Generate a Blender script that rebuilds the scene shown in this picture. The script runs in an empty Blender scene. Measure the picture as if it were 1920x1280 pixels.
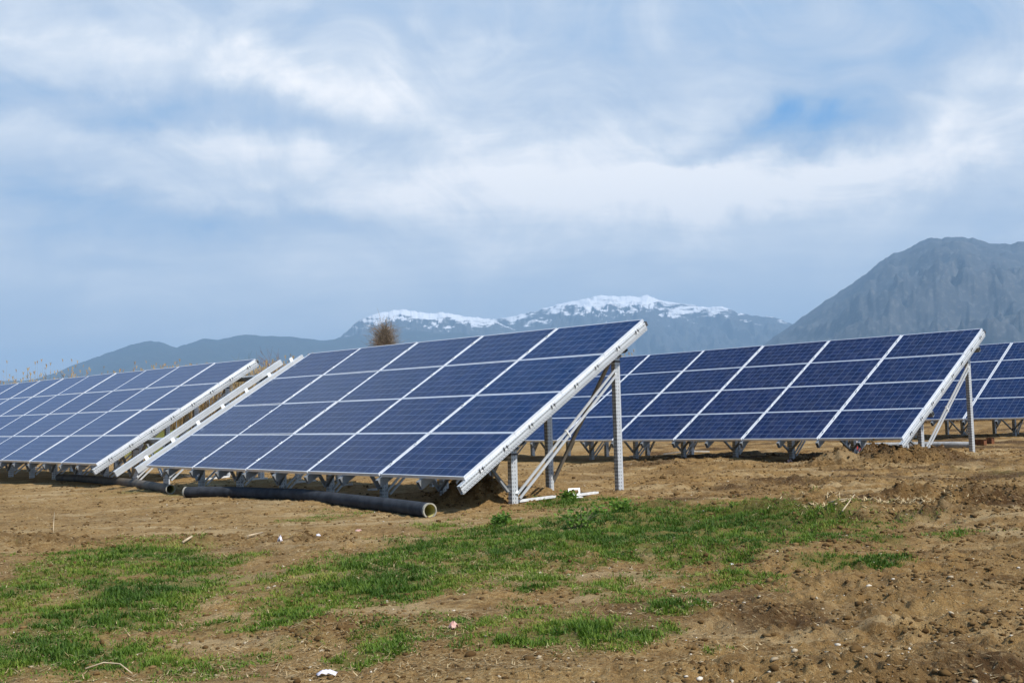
import bpy, bmesh, math, random
import numpy as np
from mathutils import Matrix, Vector

# ------------------------------------------------------------------ camera, world, sun, exposure
SC = bpy.context.scene
COL = SC.collection
PITCH, ROLL, FPX = math.radians(3.946), math.radians(-1.5), 2100.0
EX = np.array([math.cos(ROLL), -math.sin(PITCH) * math.sin(ROLL), math.cos(PITCH) * math.sin(ROLL)])
EF = np.array([0.0, math.cos(PITCH), math.sin(PITCH)])
EU = np.array([-math.sin(ROLL), -math.sin(PITCH) * math.cos(ROLL), math.cos(PITCH) * math.cos(ROLL)])
cam = bpy.data.cameras.new("camera")
cam.sensor_width = 36.0
cam.lens = FPX / 1920.0 * 36.0
cam.clip_start, cam.clip_end = 0.1, 120000.0
cob = bpy.data.objects.new("camera", cam)
COL.objects.link(cob)
cob.matrix_world = Matrix(((EX[0], EU[0], -EF[0], 0), (EX[1], EU[1], -EF[1], 0), (EX[2], EU[2], -EF[2], 0), (0, 0, 0, 1)))
SC.camera = cob

SUN_EL = math.radians(49)
SUN_H = np.array([0.715, -0.690])
SUN_H /= np.linalg.norm(SUN_H)
SC.view_settings.view_transform = 'Standard'
SC.view_settings.look = 'None'
SC.view_settings.exposure = 0.35
SC.view_settings.gamma = 1.0
SC.view_settings.use_curve_mapping = False
sun = bpy.data.lights.new("sun", 'SUN')
sun.energy = 5.0
sun.angle = math.radians(0.6)
sun.color = (1.0, 0.945, 0.87)
sob = bpy.data.objects.new("sun", sun)
COL.objects.link(sob)
sdir = Vector((SUN_H[0] * math.cos(SUN_EL), SUN_H[1] * math.cos(SUN_EL), math.sin(SUN_EL)))
sob.rotation_euler = sdir.to_track_quat('Z', 'Y').to_euler()
sob.location = (20, -40, 60)


def ray(px, py):
    return EF + EX * (px - 960.0) / FPX - EU * (py - 640.0) / FPX


def azel(px, py):
    d = ray(px, py)
    d = d / np.linalg.norm(d)
    return math.atan2(d[0], d[1]), math.asin(d[2])


class NT:
    """Small helper for node graphs."""
    def __init__(self, tree):
        self.t = tree
        tree.nodes.clear()

    def n(self, kind, **kw):
        nd = self.t.nodes.new(kind)
        for k, v in kw.items():
            setattr(nd, k, v)
        return nd

    def l(self, a, b):
        self.t.links.new(a, b)

    def put(self, sock, v):
        if isinstance(v, bpy.types.NodeSocket):
            self.l(v, sock)
        elif isinstance(v, (tuple, list)) and len(v) == 3 and sock.type == 'RGBA':
            sock.default_value = (*v, 1.0)
        else:
            sock.default_value = v

    def m(self, op, a, b=0.0, c=None, clamp=False):
        nd = self.n('ShaderNodeMath', operation=op, use_clamp=clamp)
        self.put(nd.inputs[0], a)
        self.put(nd.inputs[1], b)
        if c is not None:
            self.put(nd.inputs[2], c)
        return nd.outputs[0]

    def ss(self, x, lo, hi):
        nd = self.n('ShaderNodeMapRange', interpolation_type='SMOOTHSTEP')
        self.put(nd.inputs['Value'], x)
        nd.inputs['From Min'].default_value = lo
        nd.inputs['From Max'].default_value = hi
        return nd.outputs[0]

    def mix(self, f, a, b, mode='MIX'):
        nd = self.n('ShaderNodeMix', data_type='RGBA', blend_type=mode)
        self.put(nd.inputs[0], f)
        self.put(nd.inputs[6], a)
        self.put(nd.inputs[7], b)
        return nd.outputs[2]

    def noise(self, vec, scale, detail=4.0, rough=0.55, dist=0.0):
        nd = self.n('ShaderNodeTexNoise')
        if vec is not None:
            self.l(vec, nd.inputs['Vector'])
        nd.inputs['Scale'].default_value = scale
        nd.inputs['Detail'].default_value = detail
        nd.inputs['Roughness'].default_value = rough
        nd.inputs['Distortion'].default_value = dist
        return nd.outputs['Fac']

    def mapping(self, vec, loc=(0, 0, 0), rot=(0, 0, 0), scale=(1, 1, 1), kind='POINT'):
        nd = self.n('ShaderNodeMapping', vector_type=kind)
        self.l(vec, nd.inputs[0])
        nd.inputs['Location'].default_value = loc
        nd.inputs['Rotation'].default_value = rot
        nd.inputs['Scale'].default_value = scale
        return nd.outputs[0]

    def ramp(self, f, stops):
        nd = self.n('ShaderNodeValToRGB')
        cr = nd.color_ramp
        while len(cr.elements) < len(stops):
            cr.elements.new(0.5)
        for e, (p, c) in zip(cr.elements, stops):
            e.position = p
            e.color = (*c, 1.0)
        self.put(nd.inputs[0], f)
        return nd.outputs[0]


# ---- sky: Nishita daylight under a veil of soft cloud, all by direction
wd = bpy.data.worlds.new("World")
SC.world = wd
wd.use_nodes = True
g = NT(wd.node_tree)
SKY = 0.1
tc = g.n('ShaderNodeTexCoord').outputs['Generated']
sky = g.n('ShaderNodeTexSky', sky_type='NISHITA', sun_disc=False)
sky.sun_elevation = SUN_EL
sky.sun_rotation = math.atan2(SUN_H[0], SUN_H[1])
sky.air_density, sky.dust_density, sky.ozone_density = 1.0, 1.5, 1.5
sep = g.n('ShaderNodeSeparateXYZ')
g.l(tc, sep.inputs[0])
sx, sy, sz = sep.outputs
az = g.m('ARCTAN2', sx, sy)
el = g.m('ARCSINE', sz)
comb = g.n('ShaderNodeCombineXYZ')
g.l(az, comb.inputs[0])
g.l(el, comb.inputs[1])
# perspective of a flat cloud layer
den = g.m('ADD', g.m('MAXIMUM', sz, 0.0), 0.16)
flat = g.n('ShaderNodeCombineXYZ')
g.l(g.m('DIVIDE', sx, den), flat.inputs[0])
g.l(g.m('DIVIDE', sy, den), flat.inputs[1])
wrp = g.n('ShaderNodeTexNoise')
g.l(comb.outputs[0], wrp.inputs['Vector'])
wrp.inputs['Scale'].default_value = 5.5
wrp.inputs['Detail'].default_value = 8.0
wrp.inputs['Roughness'].default_value = 0.6
wv = g.n('ShaderNodeVectorMath', operation='MULTIPLY_ADD')
g.l(wrp.outputs['Color'], wv.inputs[0])
wv.inputs[1].default_value = (0.24, 0.13, 0)
off = g.n('ShaderNodeVectorMath', operation='ADD')
g.l(comb.outputs[0], off.inputs[0])
off.inputs[1].default_value = (-0.12, -0.065, 0)
g.l(off.outputs[0], wv.inputs[2])
fs = g.mapping(flat.outputs[0], rot=(0, 0, math.radians(-28)), scale=(0.55, 1.0, 1))
n1 = g.noise(fs, 1.05, 7.0, 0.52, 0.35)
n2 = g.noise(g.mapping(flat.outputs[0], loc=(4.2, 1.7, 0), rot=(0, 0, math.radians(-15)), scale=(0.45, 1.2, 1)), 2.6, 8.0, 0.6, 0.5)
cover = g.m('ADD', 0.60, g.m('MULTIPLY', g.m('SUBTRACT', n1, 0.5), 1.15))
cover = g.m('ADD', cover, g.m('MULTIPLY', g.m('SUBTRACT', n2, 0.5), 0.36))
n3 = g.noise(g.mapping(flat.outputs[0], loc=(1.3, 8.7, 0), rot=(0, 0, math.radians(-35)), scale=(0.35, 1.3, 1)), 9.0, 7.0, 0.62, 0.8)
cover = g.m('ADD', cover, g.m('MULTIPLY', g.m('SUBTRACT', n3, 0.5), 0.16))
n4 = g.noise(g.mapping(comb.outputs[0], loc=(.4, .9, 0), rot=(0, 0, math.radians(24)), scale=(1.0, 1.55, 1)), 9.0, 10.0, 0.58, 1.1)
cover = g.m('ADD', cover, g.m('MULTIPLY', g.m('SUBTRACT', n4, 0.5), 0.85))
# cloud banks (+) and clear patches (-): px, py, radius x, radius y (photo pixels), turn, weight
BANKS = [(330, 120, 560, 105, -8, .34), (640, 200, 330, 70, -12, .28), (620, 350, 520, 85, -6, .42), (1080, 330, 330, 120, 6, .45),
         (1300, 245, 130, 50, 14, .42), (1250, 345, 90, 34, 10, .30), (1400, 395, 200, 40, 0, .20), (1330, 370, 360, 70, -4, .34), (1620, 320, 300, 60, 4, .30), (1800, 250, 330, 90, 18, .36),
         (1210, 440, 420, 60, 0, .18), (60, 500, 300, 60, 0, .10), (80, 620, 500, 70, 0, .08), (850, 40, 500, 60, -4, .12),
         (1400, 252, 260, 75, 5, -.40), (1540, 205, 420, 90, 10, -.36), (520, 232, 300, 62, -4, -.48), (130, 225, 280, 42, -3, -.34),
         (110, 30, 300, 40, 0, -.16), (150, 395, 300, 55, -4, -.32), (510, 430, 220, 38, -7, -.30), (200, 490, 200, 26, -3, -.22),
         (1250, 130, 420, 90, 2, -.14), (1700, 60, 460, 90, 2, -.12), (1500, 520, 560, 80, 0, -.12), (700, 520, 700, 80, 0, -.10)]
for px, py, rx, ry, tn, w in BANKS:
    a0, e0 = azel(px, py)
    mp = g.mapping(wv.outputs[0], loc=(a0, e0, 0), rot=(0, 0, math.radians(tn)), scale=(1.25 * rx / FPX, 1.25 * ry / FPX, 1), kind='TEXTURE')
    gr = g.n('ShaderNodeTexGradient', gradient_type='SPHERICAL')
    g.l(mp, gr.inputs[0])
    s = g.ss(gr.outputs['Fac'], 0.0, 0.9)
    cover = g.m('MULTIPLY_ADD', s, w * .68, cover)
# bright veil high on the left that the left panels mirror, clearer sky overhead
for azd, eld, rx, ry, w in ((-26, 29, 22, 7, .15), (-12, 47, 40, 12, -.42), (10, 42, 40, 10, -.30), (25, 30, 20, 8, -.1)):
    mp = g.mapping(wv.outputs[0], loc=(math.radians(azd), math.radians(eld), 0), scale=(math.radians(rx), math.radians(ry), 1), kind='TEXTURE')
    gr = g.n('ShaderNodeTexGradient', gradient_type='SPHERICAL')
    g.l(mp, gr.inputs[0])
    cover = g.m('MULTIPLY_ADD', g.ss(gr.outputs['Fac'], 0.0, 0.9), w, cover)
# the veil breaks up into clear blue overhead and behind the viewer
cover = g.m('MULTIPLY_ADD', g.ss(el, math.radians(30), math.radians(44)), -.95, cover)
cover = g.m('MULTIPLY_ADD', g.m('SUBTRACT', 1.0, g.ss(sy, -.3, .45)), -.45, cover)
cover_raw = cover
cover = g.m('MAXIMUM', g.m('MINIMUM', cover, 1.0), 0.0)
K = 1.0 / SKY
cloud = g.ramp(cover, [(0.0, (.12, .33, .66)), (0.25, (.32, .46, .66)), (0.50, (.47, .565, .70)), (0.75, (.68, .735, .805)), (1.0, (.99, .975, .965))])
cloud = g.mix(g.m('MULTIPLY', g.m('SUBTRACT', 1.0, g.ss(el, math.radians(2), math.radians(13))), .75), cloud, (.72, .79, .86))
cm = g.n('ShaderNodeVectorMath', operation='SCALE')
g.l(cloud, cm.inputs[0])
cm.inputs['Scale'].default_value = K
skycol = g.mix(g.ss(cover_raw, -0.95, -0.40), sky.outputs[0], cm.outputs[0])
bg = g.n('ShaderNodeBackground')
g.l(skycol, bg.inputs['Color'])
bg.inputs['Strength'].default_value = SKY
wo = g.n('ShaderNodeOutputWorld')
g.l(bg.outputs[0], wo.inputs['Surface'])


# ------------------------------------------------------------------ helpers
def tag(o, label=None, cat=None, group=None, kind=None):
    if label: o['label'] = label
    if cat: o['category'] = cat
    if group: o['group'] = group
    if kind: o['kind'] = kind
    return o


def empty(name, loc, label, cat, group=None):
    o = bpy.data.objects.new(name, None)
    o.empty_display_size = 0.2
    COL.objects.link(o)
    o.location = loc
    return tag(o, label, cat, group)


def fast_mesh(name, verts, quads=None, tris=None, smooth=False):
    """Big meshes from numpy arrays."""
    me = bpy.data.meshes.new(name)
    verts = np.asarray(verts, np.float32)
    me.vertices.add(len(verts))
    me.vertices.foreach_set('co', verts.ravel())
    idx, tot = [], []
    if quads is not None and len(quads):
        idx.append(np.asarray(quads, np.int32).ravel()); tot.append(np.full(len(quads), 4, np.int32))
    if tris is not None and len(tris):
        idx.append(np.asarray(tris, np.int32).ravel()); tot.append(np.full(len(tris), 3, np.int32))
    idx = np.concatenate(idx); tot = np.concatenate(tot)
    me.loops.add(len(idx)); me.loops.foreach_set('vertex_index', idx)
    me.polygons.add(len(tot))
    me.polygons.foreach_set('loop_start', np.concatenate([[0], np.cumsum(tot)[:-1]]).astype(np.int32))
    me.polygons.foreach_set('loop_total', tot)
    if smooth:
        me.polygons.foreach_set('use_smooth', np.ones(len(tot), bool))
    me.update(calc_edges=True)
    me.validate()
    return me


def link(name, me, mat=None, parent=None):
    o = bpy.data.objects.new(name, me)
    COL.objects.link(o)
    if mat is not None and not me.materials:
        for mm in (mat if isinstance(mat, (list, tuple)) else [mat]):
            me.materials.append(mm)
    if parent is not None:
        o.parent = parent
    return o


class MB:
    """Collects faces with uv in metres, builds ONE mesh."""
    def __init__(self):
        self.v, self.f, self.uv, self.mi, self.sm = [], [], [], [], []

    def face(self, pts, uv=None, mi=0, smooth=False):
        b = len(self.v)
        self.v += [tuple(p) for p in pts]
        self.f.append(list(range(b, b + len(pts))))
        self.uv.append(uv or [(0, 0)] * len(pts))
        self.mi.append(mi); self.sm.append(smooth)

    def box(self, c, ax, h, mi=0):
        """centre, three axes, half sizes; uv v runs along the third axis"""
        c = np.asarray(c, float); ax = [np.asarray(q, float) for q in ax]
        P = {}
        for i in (-1, 1):
            for j in (-1, 1):
                for k in (-1, 1):
                    P[i, j, k] = c + ax[0] * h[0] * i + ax[1] * h[1] * j + ax[2] * h[2] * k
        L = 2 * h[2]
        for i in (-1, 1):
            q = [P[i, -1, -1], P[i, 1, -1], P[i, 1, 1], P[i, -1, 1]]
            self.face(q if i > 0 else q[::-1], [(0, 0), (2 * h[1], 0), (2 * h[1], L), (0, L)] if i > 0 else [(0, L), (2 * h[1], L), (2 * h[1], 0), (0, 0)], mi)
            q = [P[-1, i, -1], P[1, i, -1], P[1, i, 1], P[-1, i, 1]]
            self.face(q[::-1] if i > 0 else q, [(0, L), (2 * h[0], L), (2 * h[0], 0), (0, 0)] if i > 0 else [(0, 0), (2 * h[0], 0), (2 * h[0], L), (0, L)], mi)
            q = [P[-1, -1, i], P[1, -1, i], P[1, 1, i], P[-1, 1, i]]
            self.face(q if i > 0 else q[::-1], [(0, 0)] * 4, mi)

    def tube4(self, p0, p1, ax, ay, w, h, t=0.004, mis=(0, 0)):
        """open rectangular hollow section from p0 to p1; axes ax, ay; outer half sizes w, h"""
        p0, p1, ax, ay = [np.asarray(q, float) for q in (p0, p1, ax, ay)]
        L = float(np.linalg.norm(p1 - p0))
        def ring(p, a, b): return [p - ax * a - ay * b, p + ax * a - ay * b, p + ax * a + ay * b, p - ax * a + ay * b]
        o0, o1, i0, i1 = ring(p0, w, h), ring(p1, w, h), ring(p0, w - t, h - t), ring(p1, w - t, h - t)
        for k in range(4):
            j = (k + 1) % 4
            mi = mis[k % 2]
            s = 2 * (w if k % 2 == 0 else h)
            self.face([o0[k], o0[j], o1[j], o1[k]], [(0, 0), (s, 0), (s, L), (0, L)], mi)
            self.face([i0[j], i0[k], i1[k], i1[j]], [(0.5, 0)] * 4, mi)
            self.face([o0[j], o0[k], i0[k], i0[j]], None, mi)
            self.face([o1[k], o1[j], i1[j], i1[k]], None, mi)

    def chain(self, pts, rad, n=5, cap=True, mi=0):
        """tapered round tube through points"""
        pts = [np.asarray(p, float) for p in pts]
        rings, dist = [], 0.0
        for i, p in enumerate(pts):
            d = pts[min(i + 1, len(pts) - 1)] - pts[max(i - 1, 0)]
            d = d / (np.linalg.norm(d) + 1e-9)
            r = np.array([0, 0, 1.0]) if abs(d[2]) < .9 else np.array([1.0, 0, 0])
            x = np.cross(d, r); x /= np.linalg.norm(x); y = np.cross(d, x)
            if i: dist += float(np.linalg.norm(p - pts[i - 1]))
            rings.append(([p + (x * math.cos(2 * math.pi * k / n) + y * math.sin(2 * math.pi * k / n)) * rad[i] for k in range(n)], dist))
        for (A, da), (B, db) in zip(rings, rings[1:]):
            for k in range(n):
                j = (k + 1) % n
                self.face([A[k], A[j], B[j], B[k]], [(k / n, da), ((k + 1) / n, da), ((k + 1) / n, db), (k / n, db)], mi, True)
        if cap:
            self.face(rings[-1][0], None, mi)
            self.face(rings[0][0][::-1], None, mi)

    def mesh(self, name, weld=False):
        me = bpy.data.meshes.new(name)
        me.from_pydata(self.v, [], self.f)
        uvl = me.uv_layers.new(name='UVMap')
        uvl.data.foreach_set('uv', np.array([c for u in self.uv for c in u], np.float32).ravel())
        me.polygons.foreach_set('material_index', np.array(self.mi, np.int32))
        me.polygons.foreach_set('use_smooth', np.array(self.sm, bool))
        if weld:
            bm = bmesh.new(); bm.from_mesh(me)
            bmesh.ops.remove_doubles(bm, verts=bm.verts, dist=1e-4)
            bm.to_mesh(me); bm.free()
        me.update()
        return me

    def obj(self, name, mat, parent=None, weld=False):
        return link(name, self.mesh(name, weld), mat, parent)


# ------------------------------------------------------------------ noise for terrain
def _h(ix, iy, s):
    x = (ix.astype(np.int64) * 374761393 + iy.astype(np.int64) * 668265263 + s * 2147483647) & 0xFFFFFFFF
    x = ((x ^ (x >> 13)) * 1274126177) & 0xFFFFFFFF
    x = ((x ^ (x >> 16)) * 2246822519) & 0xFFFFFFFF
    return ((x ^ (x >> 15)) & 0xFFFFFF) / 16777215.0


def vn(x, y, s=0):
    ix, iy = np.floor(x), np.floor(y)
    fx, fy = x - ix, y - iy
    fx = fx * fx * fx * (fx * (fx * 6 - 15) + 10); fy = fy * fy * fy * (fy * (fy * 6 - 15) + 10)
    a, b, c, d = _h(ix, iy, s), _h(ix + 1, iy, s), _h(ix, iy + 1, s), _h(ix + 1, iy + 1, s)
    return (a * (1 - fx) + b * fx) * (1 - fy) + (c * (1 - fx) + d * fx) * fy


def fbm(x, y, o=4, s=0, g=0.5):
    x = np.asarray(x, float); y = np.asarray(y, float)
    t, a, n = 0.0, 1.0, 0.0
    for k in range(o):
        t = t + a * vn(x, y, s + k * 17); n += a
        x, y = (x * 1.62 + y * 1.18) + 3.1, (y * 1.62 - x * 1.18) + 7.7
        a *= g
    return t / n


def ridged(x, y, o=4, s=0):
    t, a, n = 0.0, 1.0, 0.0
    for k in range(o):
        t = t + a * (1 - np.abs(2 * vn(x, y, s + k * 13) - 1)); n += a
        x, y = (x * 1.62 + y * 1.18) + 5.3, (y * 1.62 - x * 1.18) + 1.9
        a *= 0.5
    return t / n


def sst(x, a, b):
    t = np.clip((np.asarray(x, float) - a) / (b - a), 0, 1)
    return t * t * (3 - 2 * t)


# ------------------------------------------------------------------ ground height
def base_h(x, y):
    x = np.asarray(x, float); y = np.asarray(y, float)
    xc = np.clip(x, -30, 35)
    far = sst(np.hypot(x, y), 45, 140)
    z = -1.10 + np.where(xc > 0, 0.018 * xc, 0.006 * xc) * (1 - far) + 0.004 * np.clip(y - 15, -2, 25)
    dy = 13.0 - y
    z = z - 0.032 * np.clip((dy + np.sqrt(dy * dy + 2.0)) * 0.5 - 0.1, 0, 12)
    bank = sst(y, 41.5, 48) * (1 - sst(y, 55, 62)) * (1 - sst(x, 3, 9)) * sst(x, -70, -45)
    return z + bank * 0.98


MOUNDS = []    # x, y, height, radius x, radius y, lumpiness


def ground_at(px, py, z_off=0.0):
    """where the sight line through a photo pixel meets the ground"""
    d = ray(px, py)
    t = 5.0
    for _ in range(60):
        p = d * t
        gz = float(base_h(p[0], p[1])) + z_off
        t2 = gz / d[2] if d[2] < -1e-4 else 60.0
        t2 = min(max(t2, 2.0), 120.0)
        t += 0.5 * (t2 - t)
    p = d * t
    return np.array([p[0], p[1], float(base_h(p[0], p[1]))])


def mound(px, py, h, rx, ry, lump=1.0):
    p = ground_at(px, py)
    MOUNDS.append((p[0], p[1], h, rx, ry, lump))


mound(905, 942, .24, .55, .36, 1.7); mound(870, 925, .18, .4, .35, 1.7); mound(868, 905, .22, .5, .5, 1.5); mound(990, 925, .10, .6, .5, 1.0)
mound(850, 945, .10, .35, .3, 1.2); mound(1010, 900, .08, .9, .5, .8)
mound(1650, 868, .17, .8, .6, 1.5); mound(1720, 868, .15, .6, .45, 1.5); mound(1770, 862, .14, .5, .4, 1.3); mound(1560, 872, .12, .8, .4, 1.2)
mound(1172, 917, -.10, .26, .2, .4); mound(1150, 910, -.05, .2, .2, .4)
mound(1770, 940, -.22, .75, .26, .6); mound(1690, 935, .12, .6, .3, 1.4); mound(1850, 945, .14, 1.0, .35, 1.4); mound(1745, 968, .12, .7, .25, 1.4)
mound(1640, 975, -.06, 1.2, .25, .6); mound(1520, 950, .12, .7, .3, 1.0); mound(1440, 958, .08, .6, .22, .8); mound(1620, 962, .07, .7, .25, .8)
mound(1100, 985, -.05, .5, .25, .5); mound(545, 1012, .07, .5, .2, 1.2); mound(380, 1010, .05, .6, .2, 1.2); mound(690, 1020, .05, .5, .2, 1.0)
mound(650, 1180, .05, .5, .3, 1.6); mound(1300, 870, .06, 2.0, .5, 1.0); mound(1420, 880, .08, 1.0, .4, 1.0); mound(60, 1020, .08, .9, .3, 1.3)


def soil_zone(x, y):
    """0 = trampled straw ground on the left, 1 = churned bare soil on the right"""
    return sst(x - 0.10 * (y - 8) + 1.1 * (fbm(x / 2.1, y / 2.1, 3, 5) - .5), -0.3, 2.0)


def ground_h(x, y):
    x = np.asarray(x, float); y = np.asarray(y, float)
    r = np.hypot(x, y)
    near = 1 - sst(r, 30, 75)
    z = base_h(x, y)
    sz = soil_zone(x, y)
    rough = 0.55 + 0.75 * sz
    z = z + near * 0.13 * (fbm(x / 3.2, y / 3.2, 3, 11) - .5)
    z = z + near * 0.075 * rough * (fbm(x / .75, y / .55, 4, 23) - .5)
    z = z + near * 0.09 * rough * (fbm(x * .8, y * 3.4, 4, 31) - .5)            # rake and wheel streaks along the rows
    fine = near * (1 - sst(r, 18, 34))
    bil = np.abs(2 * vn(x / .16, y / .16, 41) - 1) * .6 + np.abs(2 * vn(x / .075 + 9, y / .075, 43) - 1) * .4
    patch = sst(fbm(x / .8, y / .8, 3, 47), .40, .62)
    z = z + fine * 0.075 * rough * patch * (bil - .4)
    z = z + fine * 0.016 * rough * (vn(x / .045, y / .045, 53) - .5)
    for k in (0.0, 1.75):
        dr = y - (17.3 + .10 * x + k + .25 * np.sin(x * .35))
        on = sst(x, 1.0, 3.0) * (1 - sst(x, 16, 20)) * near
        rut = np.exp(-(dr / .19) ** 2)
        z = z + on * (-.05 * rut + .035 * np.exp(-((np.abs(dr) - .34) / .12) ** 2) + .018 * rut * np.sin(x * 34 + 9 * np.abs(dr)))
    for mx, my, h, rx, ry, lump in MOUNDS:
        d2 = ((x - mx) / rx) ** 2 + ((y - my) / ry) ** 2
        gsn = np.exp(-d2 * 1.3)
        lp = ridged(x / .34, y / .34, 4, 61) - .55
        z = z + gsn * (h * (1 + lump * 1.3 * lp) + lump * .05 * (np.abs(2 * vn(x / .12, y / .12, 67) - 1) - .4))
    return z


def gz(x, y):
    return float(ground_h(np.array([x]), np.array([y]))[0])


def on_ground(px, py, up=0.0):
    p = ground_at(px, py)
    return np.array([p[0], p[1], gz(p[0], p[1]) + up])


# grass patches given as photo ellipses and laid on the ground plane: px, py, rx, ry, weight
PATCHES = [(1250, 985, 330, 34, 1.2), (1120, 1008, 260, 28, 1.2), (1000, 1020, 230, 26, 1.1), (850, 1030, 150, 20, 1.0), (1180, 1042, 190, 18, .8),
           (1350, 1040, 120, 13, .6), (1600, 1046, 100, 13, .9), (1420, 985, 160, 28, 1.1), (1500, 1000, 170, 18, .9), (1780, 1000, 55, 8, .8), (1690, 1002, 50, 8, .5),
           (1400, 1080, 55, 24, .9), (1340, 1102, 50, 16, .8), (1480, 1050, 80, 10, .5), (750, 1090, 180, 38, 1.1), (620, 1112, 130, 32, 1.0),
           (560, 1150, 120, 24, .8), (790, 1130, 90, 20, .7), (540, 1160, 60, 18, .9), (900, 1062, 200, 28, 1.0), (1010, 1100, 110, 16, .8),
           (700, 1060, 110, 16, .6), (430, 1042, 60, 12, .8), (230, 1050, 160, 32, 1.0), (60, 1092, 90, 34, .9), (210, 1130, 170, 46, 1.0), (90, 1205, 130, 46, 1.1),
           (240, 1205, 110, 26, .8), (250, 1250, 200, 26, .8), (30, 1250, 80, 34, .9), (330, 1062, 90, 18, .7), (300, 1110, 60, 26, .8), (480, 1120, 60, 16, .5),
           (670, 1240, 80, 22, .8), (700, 1208, 70, 18, .7), (1080, 1200, 130, 24, .9), (1230, 1150, 70, 12, .8), (1070, 1188, 70, 14, .7), (890, 1180, 90, 18, .6),
           (1180, 1180, 90, 14, .6), (1330, 1222, 30, 8, .7), (600, 966, 60, 7, .6), (660, 962, 40, 6, .5), (1060, 943, 75, 12, .8), (1150, 948, 70, 14, .7),
           (1190, 965, 60, 12, .7), (820, 985, 50, 10, .8), (940, 975, 20, 6, .6), (1860, 885, 90, 10, .35), (250, 923, 70, 6, .4), (345, 925, 26, 5, .7),
           (420, 1210, 80, 14, .3), (1150, 1110, 160, 30, .55), (1000, 1175, 150, 26, .5), (820, 1200, 140, 26, .45), (640, 1185, 120, 20, .45), (380, 1160, 110, 24, .4), (1250, 1075, 120, 22, .6), (480, 1090, 90, 20, .5), (130, 1060, 110, 20, .5), (1000, 1150, 120, 20, .4), (860, 1230, 120, 14, .3), (1500, 1070, 60, 8, .35), (560, 1060, 60, 12, .4)]
PW = []
for px, py, rx, ry, w in PATCHES:
    c = ground_at(px, py)
    ax = abs(ground_at(px + rx, py)[0] - c[0])
    ay = 0.5 * abs(ground_at(px, py - ry)[1] - ground_at(px, py + ry)[1])
    PW.append((c[0], c[1], ax * 1.15, ay * 1.15, w))


def grass_density(x, y):
    wx = x + 0.5 * (fbm(x / .7, y / .7, 3, 71) - .5)
    wy = y + 0.6 * (fbm(x / .7 + 5, y / .7 + 9, 3, 73) - .5)
    d = np.zeros_like(wx)
    for cx, cy, ax, ay, w in PW:
        q = ((wx - cx) / ax) ** 2 + ((wy - cy) / ay) ** 2
        d = np.maximum(d, w * np.exp(-q * 0.9)) + 0.12 * w * np.exp(-q * 0.9)
    d = d * (.55 + .9 * fbm(x / .45, y / .45, 4, 79)) + 0.8 * (fbm(x / .30, y / .26, 4, 83) - .54)
    d = np.clip((d - .24) / .95, 0, 1)
    return d


# ------------------------------------------------------------------ materials
def new_mat(name):
    m = bpy.data.materials.new(name)
    m.use_nodes = True
    g = NT(m.node_tree)
    out = g.n('ShaderNodeOutputMaterial')
    bs = g.n('ShaderNodeBsdfPrincipled')
    g.l(bs.outputs[0], out.inputs['Surface'])
    return m, g, bs


def ground_mat():
    m, g, bs = new_mat('soil')
    co = g.n('ShaderNodeTexCoord').outputs['Object']
    at = g.n('ShaderNodeAttribute', attribute_name='zone')
    sp = g.n('ShaderNodeSeparateColor')
    g.l(at.outputs['Color'], sp.inputs[0])
    straw, green, damp = sp.outputs
    nb = g.noise(co, 0.55, 5, .6)
    nm = g.noise(co, 4.5, 6, .65)
    nf = g.noise(co, 30, 5, .7)
    nvf = g.noise(co, 110, 3, .7)
    soil = g.ramp(nm, [(.28, (.085, .042, .013)), (.45, (.200, .110, .035)), (.60, (.320, .188, .064)), (.78, (.50, .335, .15))])
    soil = g.mix(g.ss(nb, .35, .7), soil, g.mix(.42, soil, (.40, .262, .11)))
    drys = g.ramp(nf, [(.25, (.18, .100, .035)), (.50, (.39, .245, .094)), (.75, (.60, .43, .20))])
    col = g.mix(g.m('MULTIPLY', straw, g.ss(nm, .25, .65)), soil, drys)
    col = g.mix(g.m('MULTIPLY', g.ss(g.noise(g.mapping(co, scale=(.7, 1.6, 1)), 1.1, 6, .68), .51, .63), .62), col, (.56, .41, .215))
    col = g.mix(g.m('MULTIPLY', damp, .88), col, (.070, .034, .012))
    # light chips of straw and chalky crumbs
    vor = g.n('ShaderNodeTexVoronoi', feature='F1')
    g.l(g.mapping(co, scale=(1, 1, .4)), vor.inputs['Vector'])
    vor.inputs['Scale'].default_value = 26
    chip = g.m('MULTIPLY', g.m('LESS_THAN', vor.outputs['Distance'], .16), g.m('GREATER_THAN', g.noise(co, 9, 2, .5), .60))
    col = g.mix(g.m('MULTIPLY', chip, .75), col, (.52, .43, .30))
    col = g.mix(g.m('MULTIPLY', g.ss(nf, .50, .68), .60), col, (.42, .30, .15))
    col = g.mix(g.m('MULTIPLY', g.ss(nvf, .50, .66), .42), col, (.085, .047, .019))
    gcol = g.ramp(nm, [(.3, (.075, .105, .014)), (.7, (.15, .165, .035))])
    col = g.mix(g.m('MULTIPLY', green, g.ss(nf, .2, .6)), col, gcol)
    g.put(bs.inputs['Base Color'], col)
    bs.inputs['Roughness'].default_value = .95
    bs.inputs['Specular IOR Level'].default_value = .15
    bmp = g.n('ShaderNodeBump')
    bmp.inputs['Strength'].default_value = 1.0
    bmp.inputs['Distance'].default_value = .06
    g.l(g.m('ADD', g.m('MULTIPLY', nf, .7), g.m('ADD', g.m('MULTIPLY', nvf, .35), g.m('MULTIPLY', nm, .8))), bmp.inputs['Height'])
    g.l(bmp.outputs[0], bs.inputs['Normal'])
    return m


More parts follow.
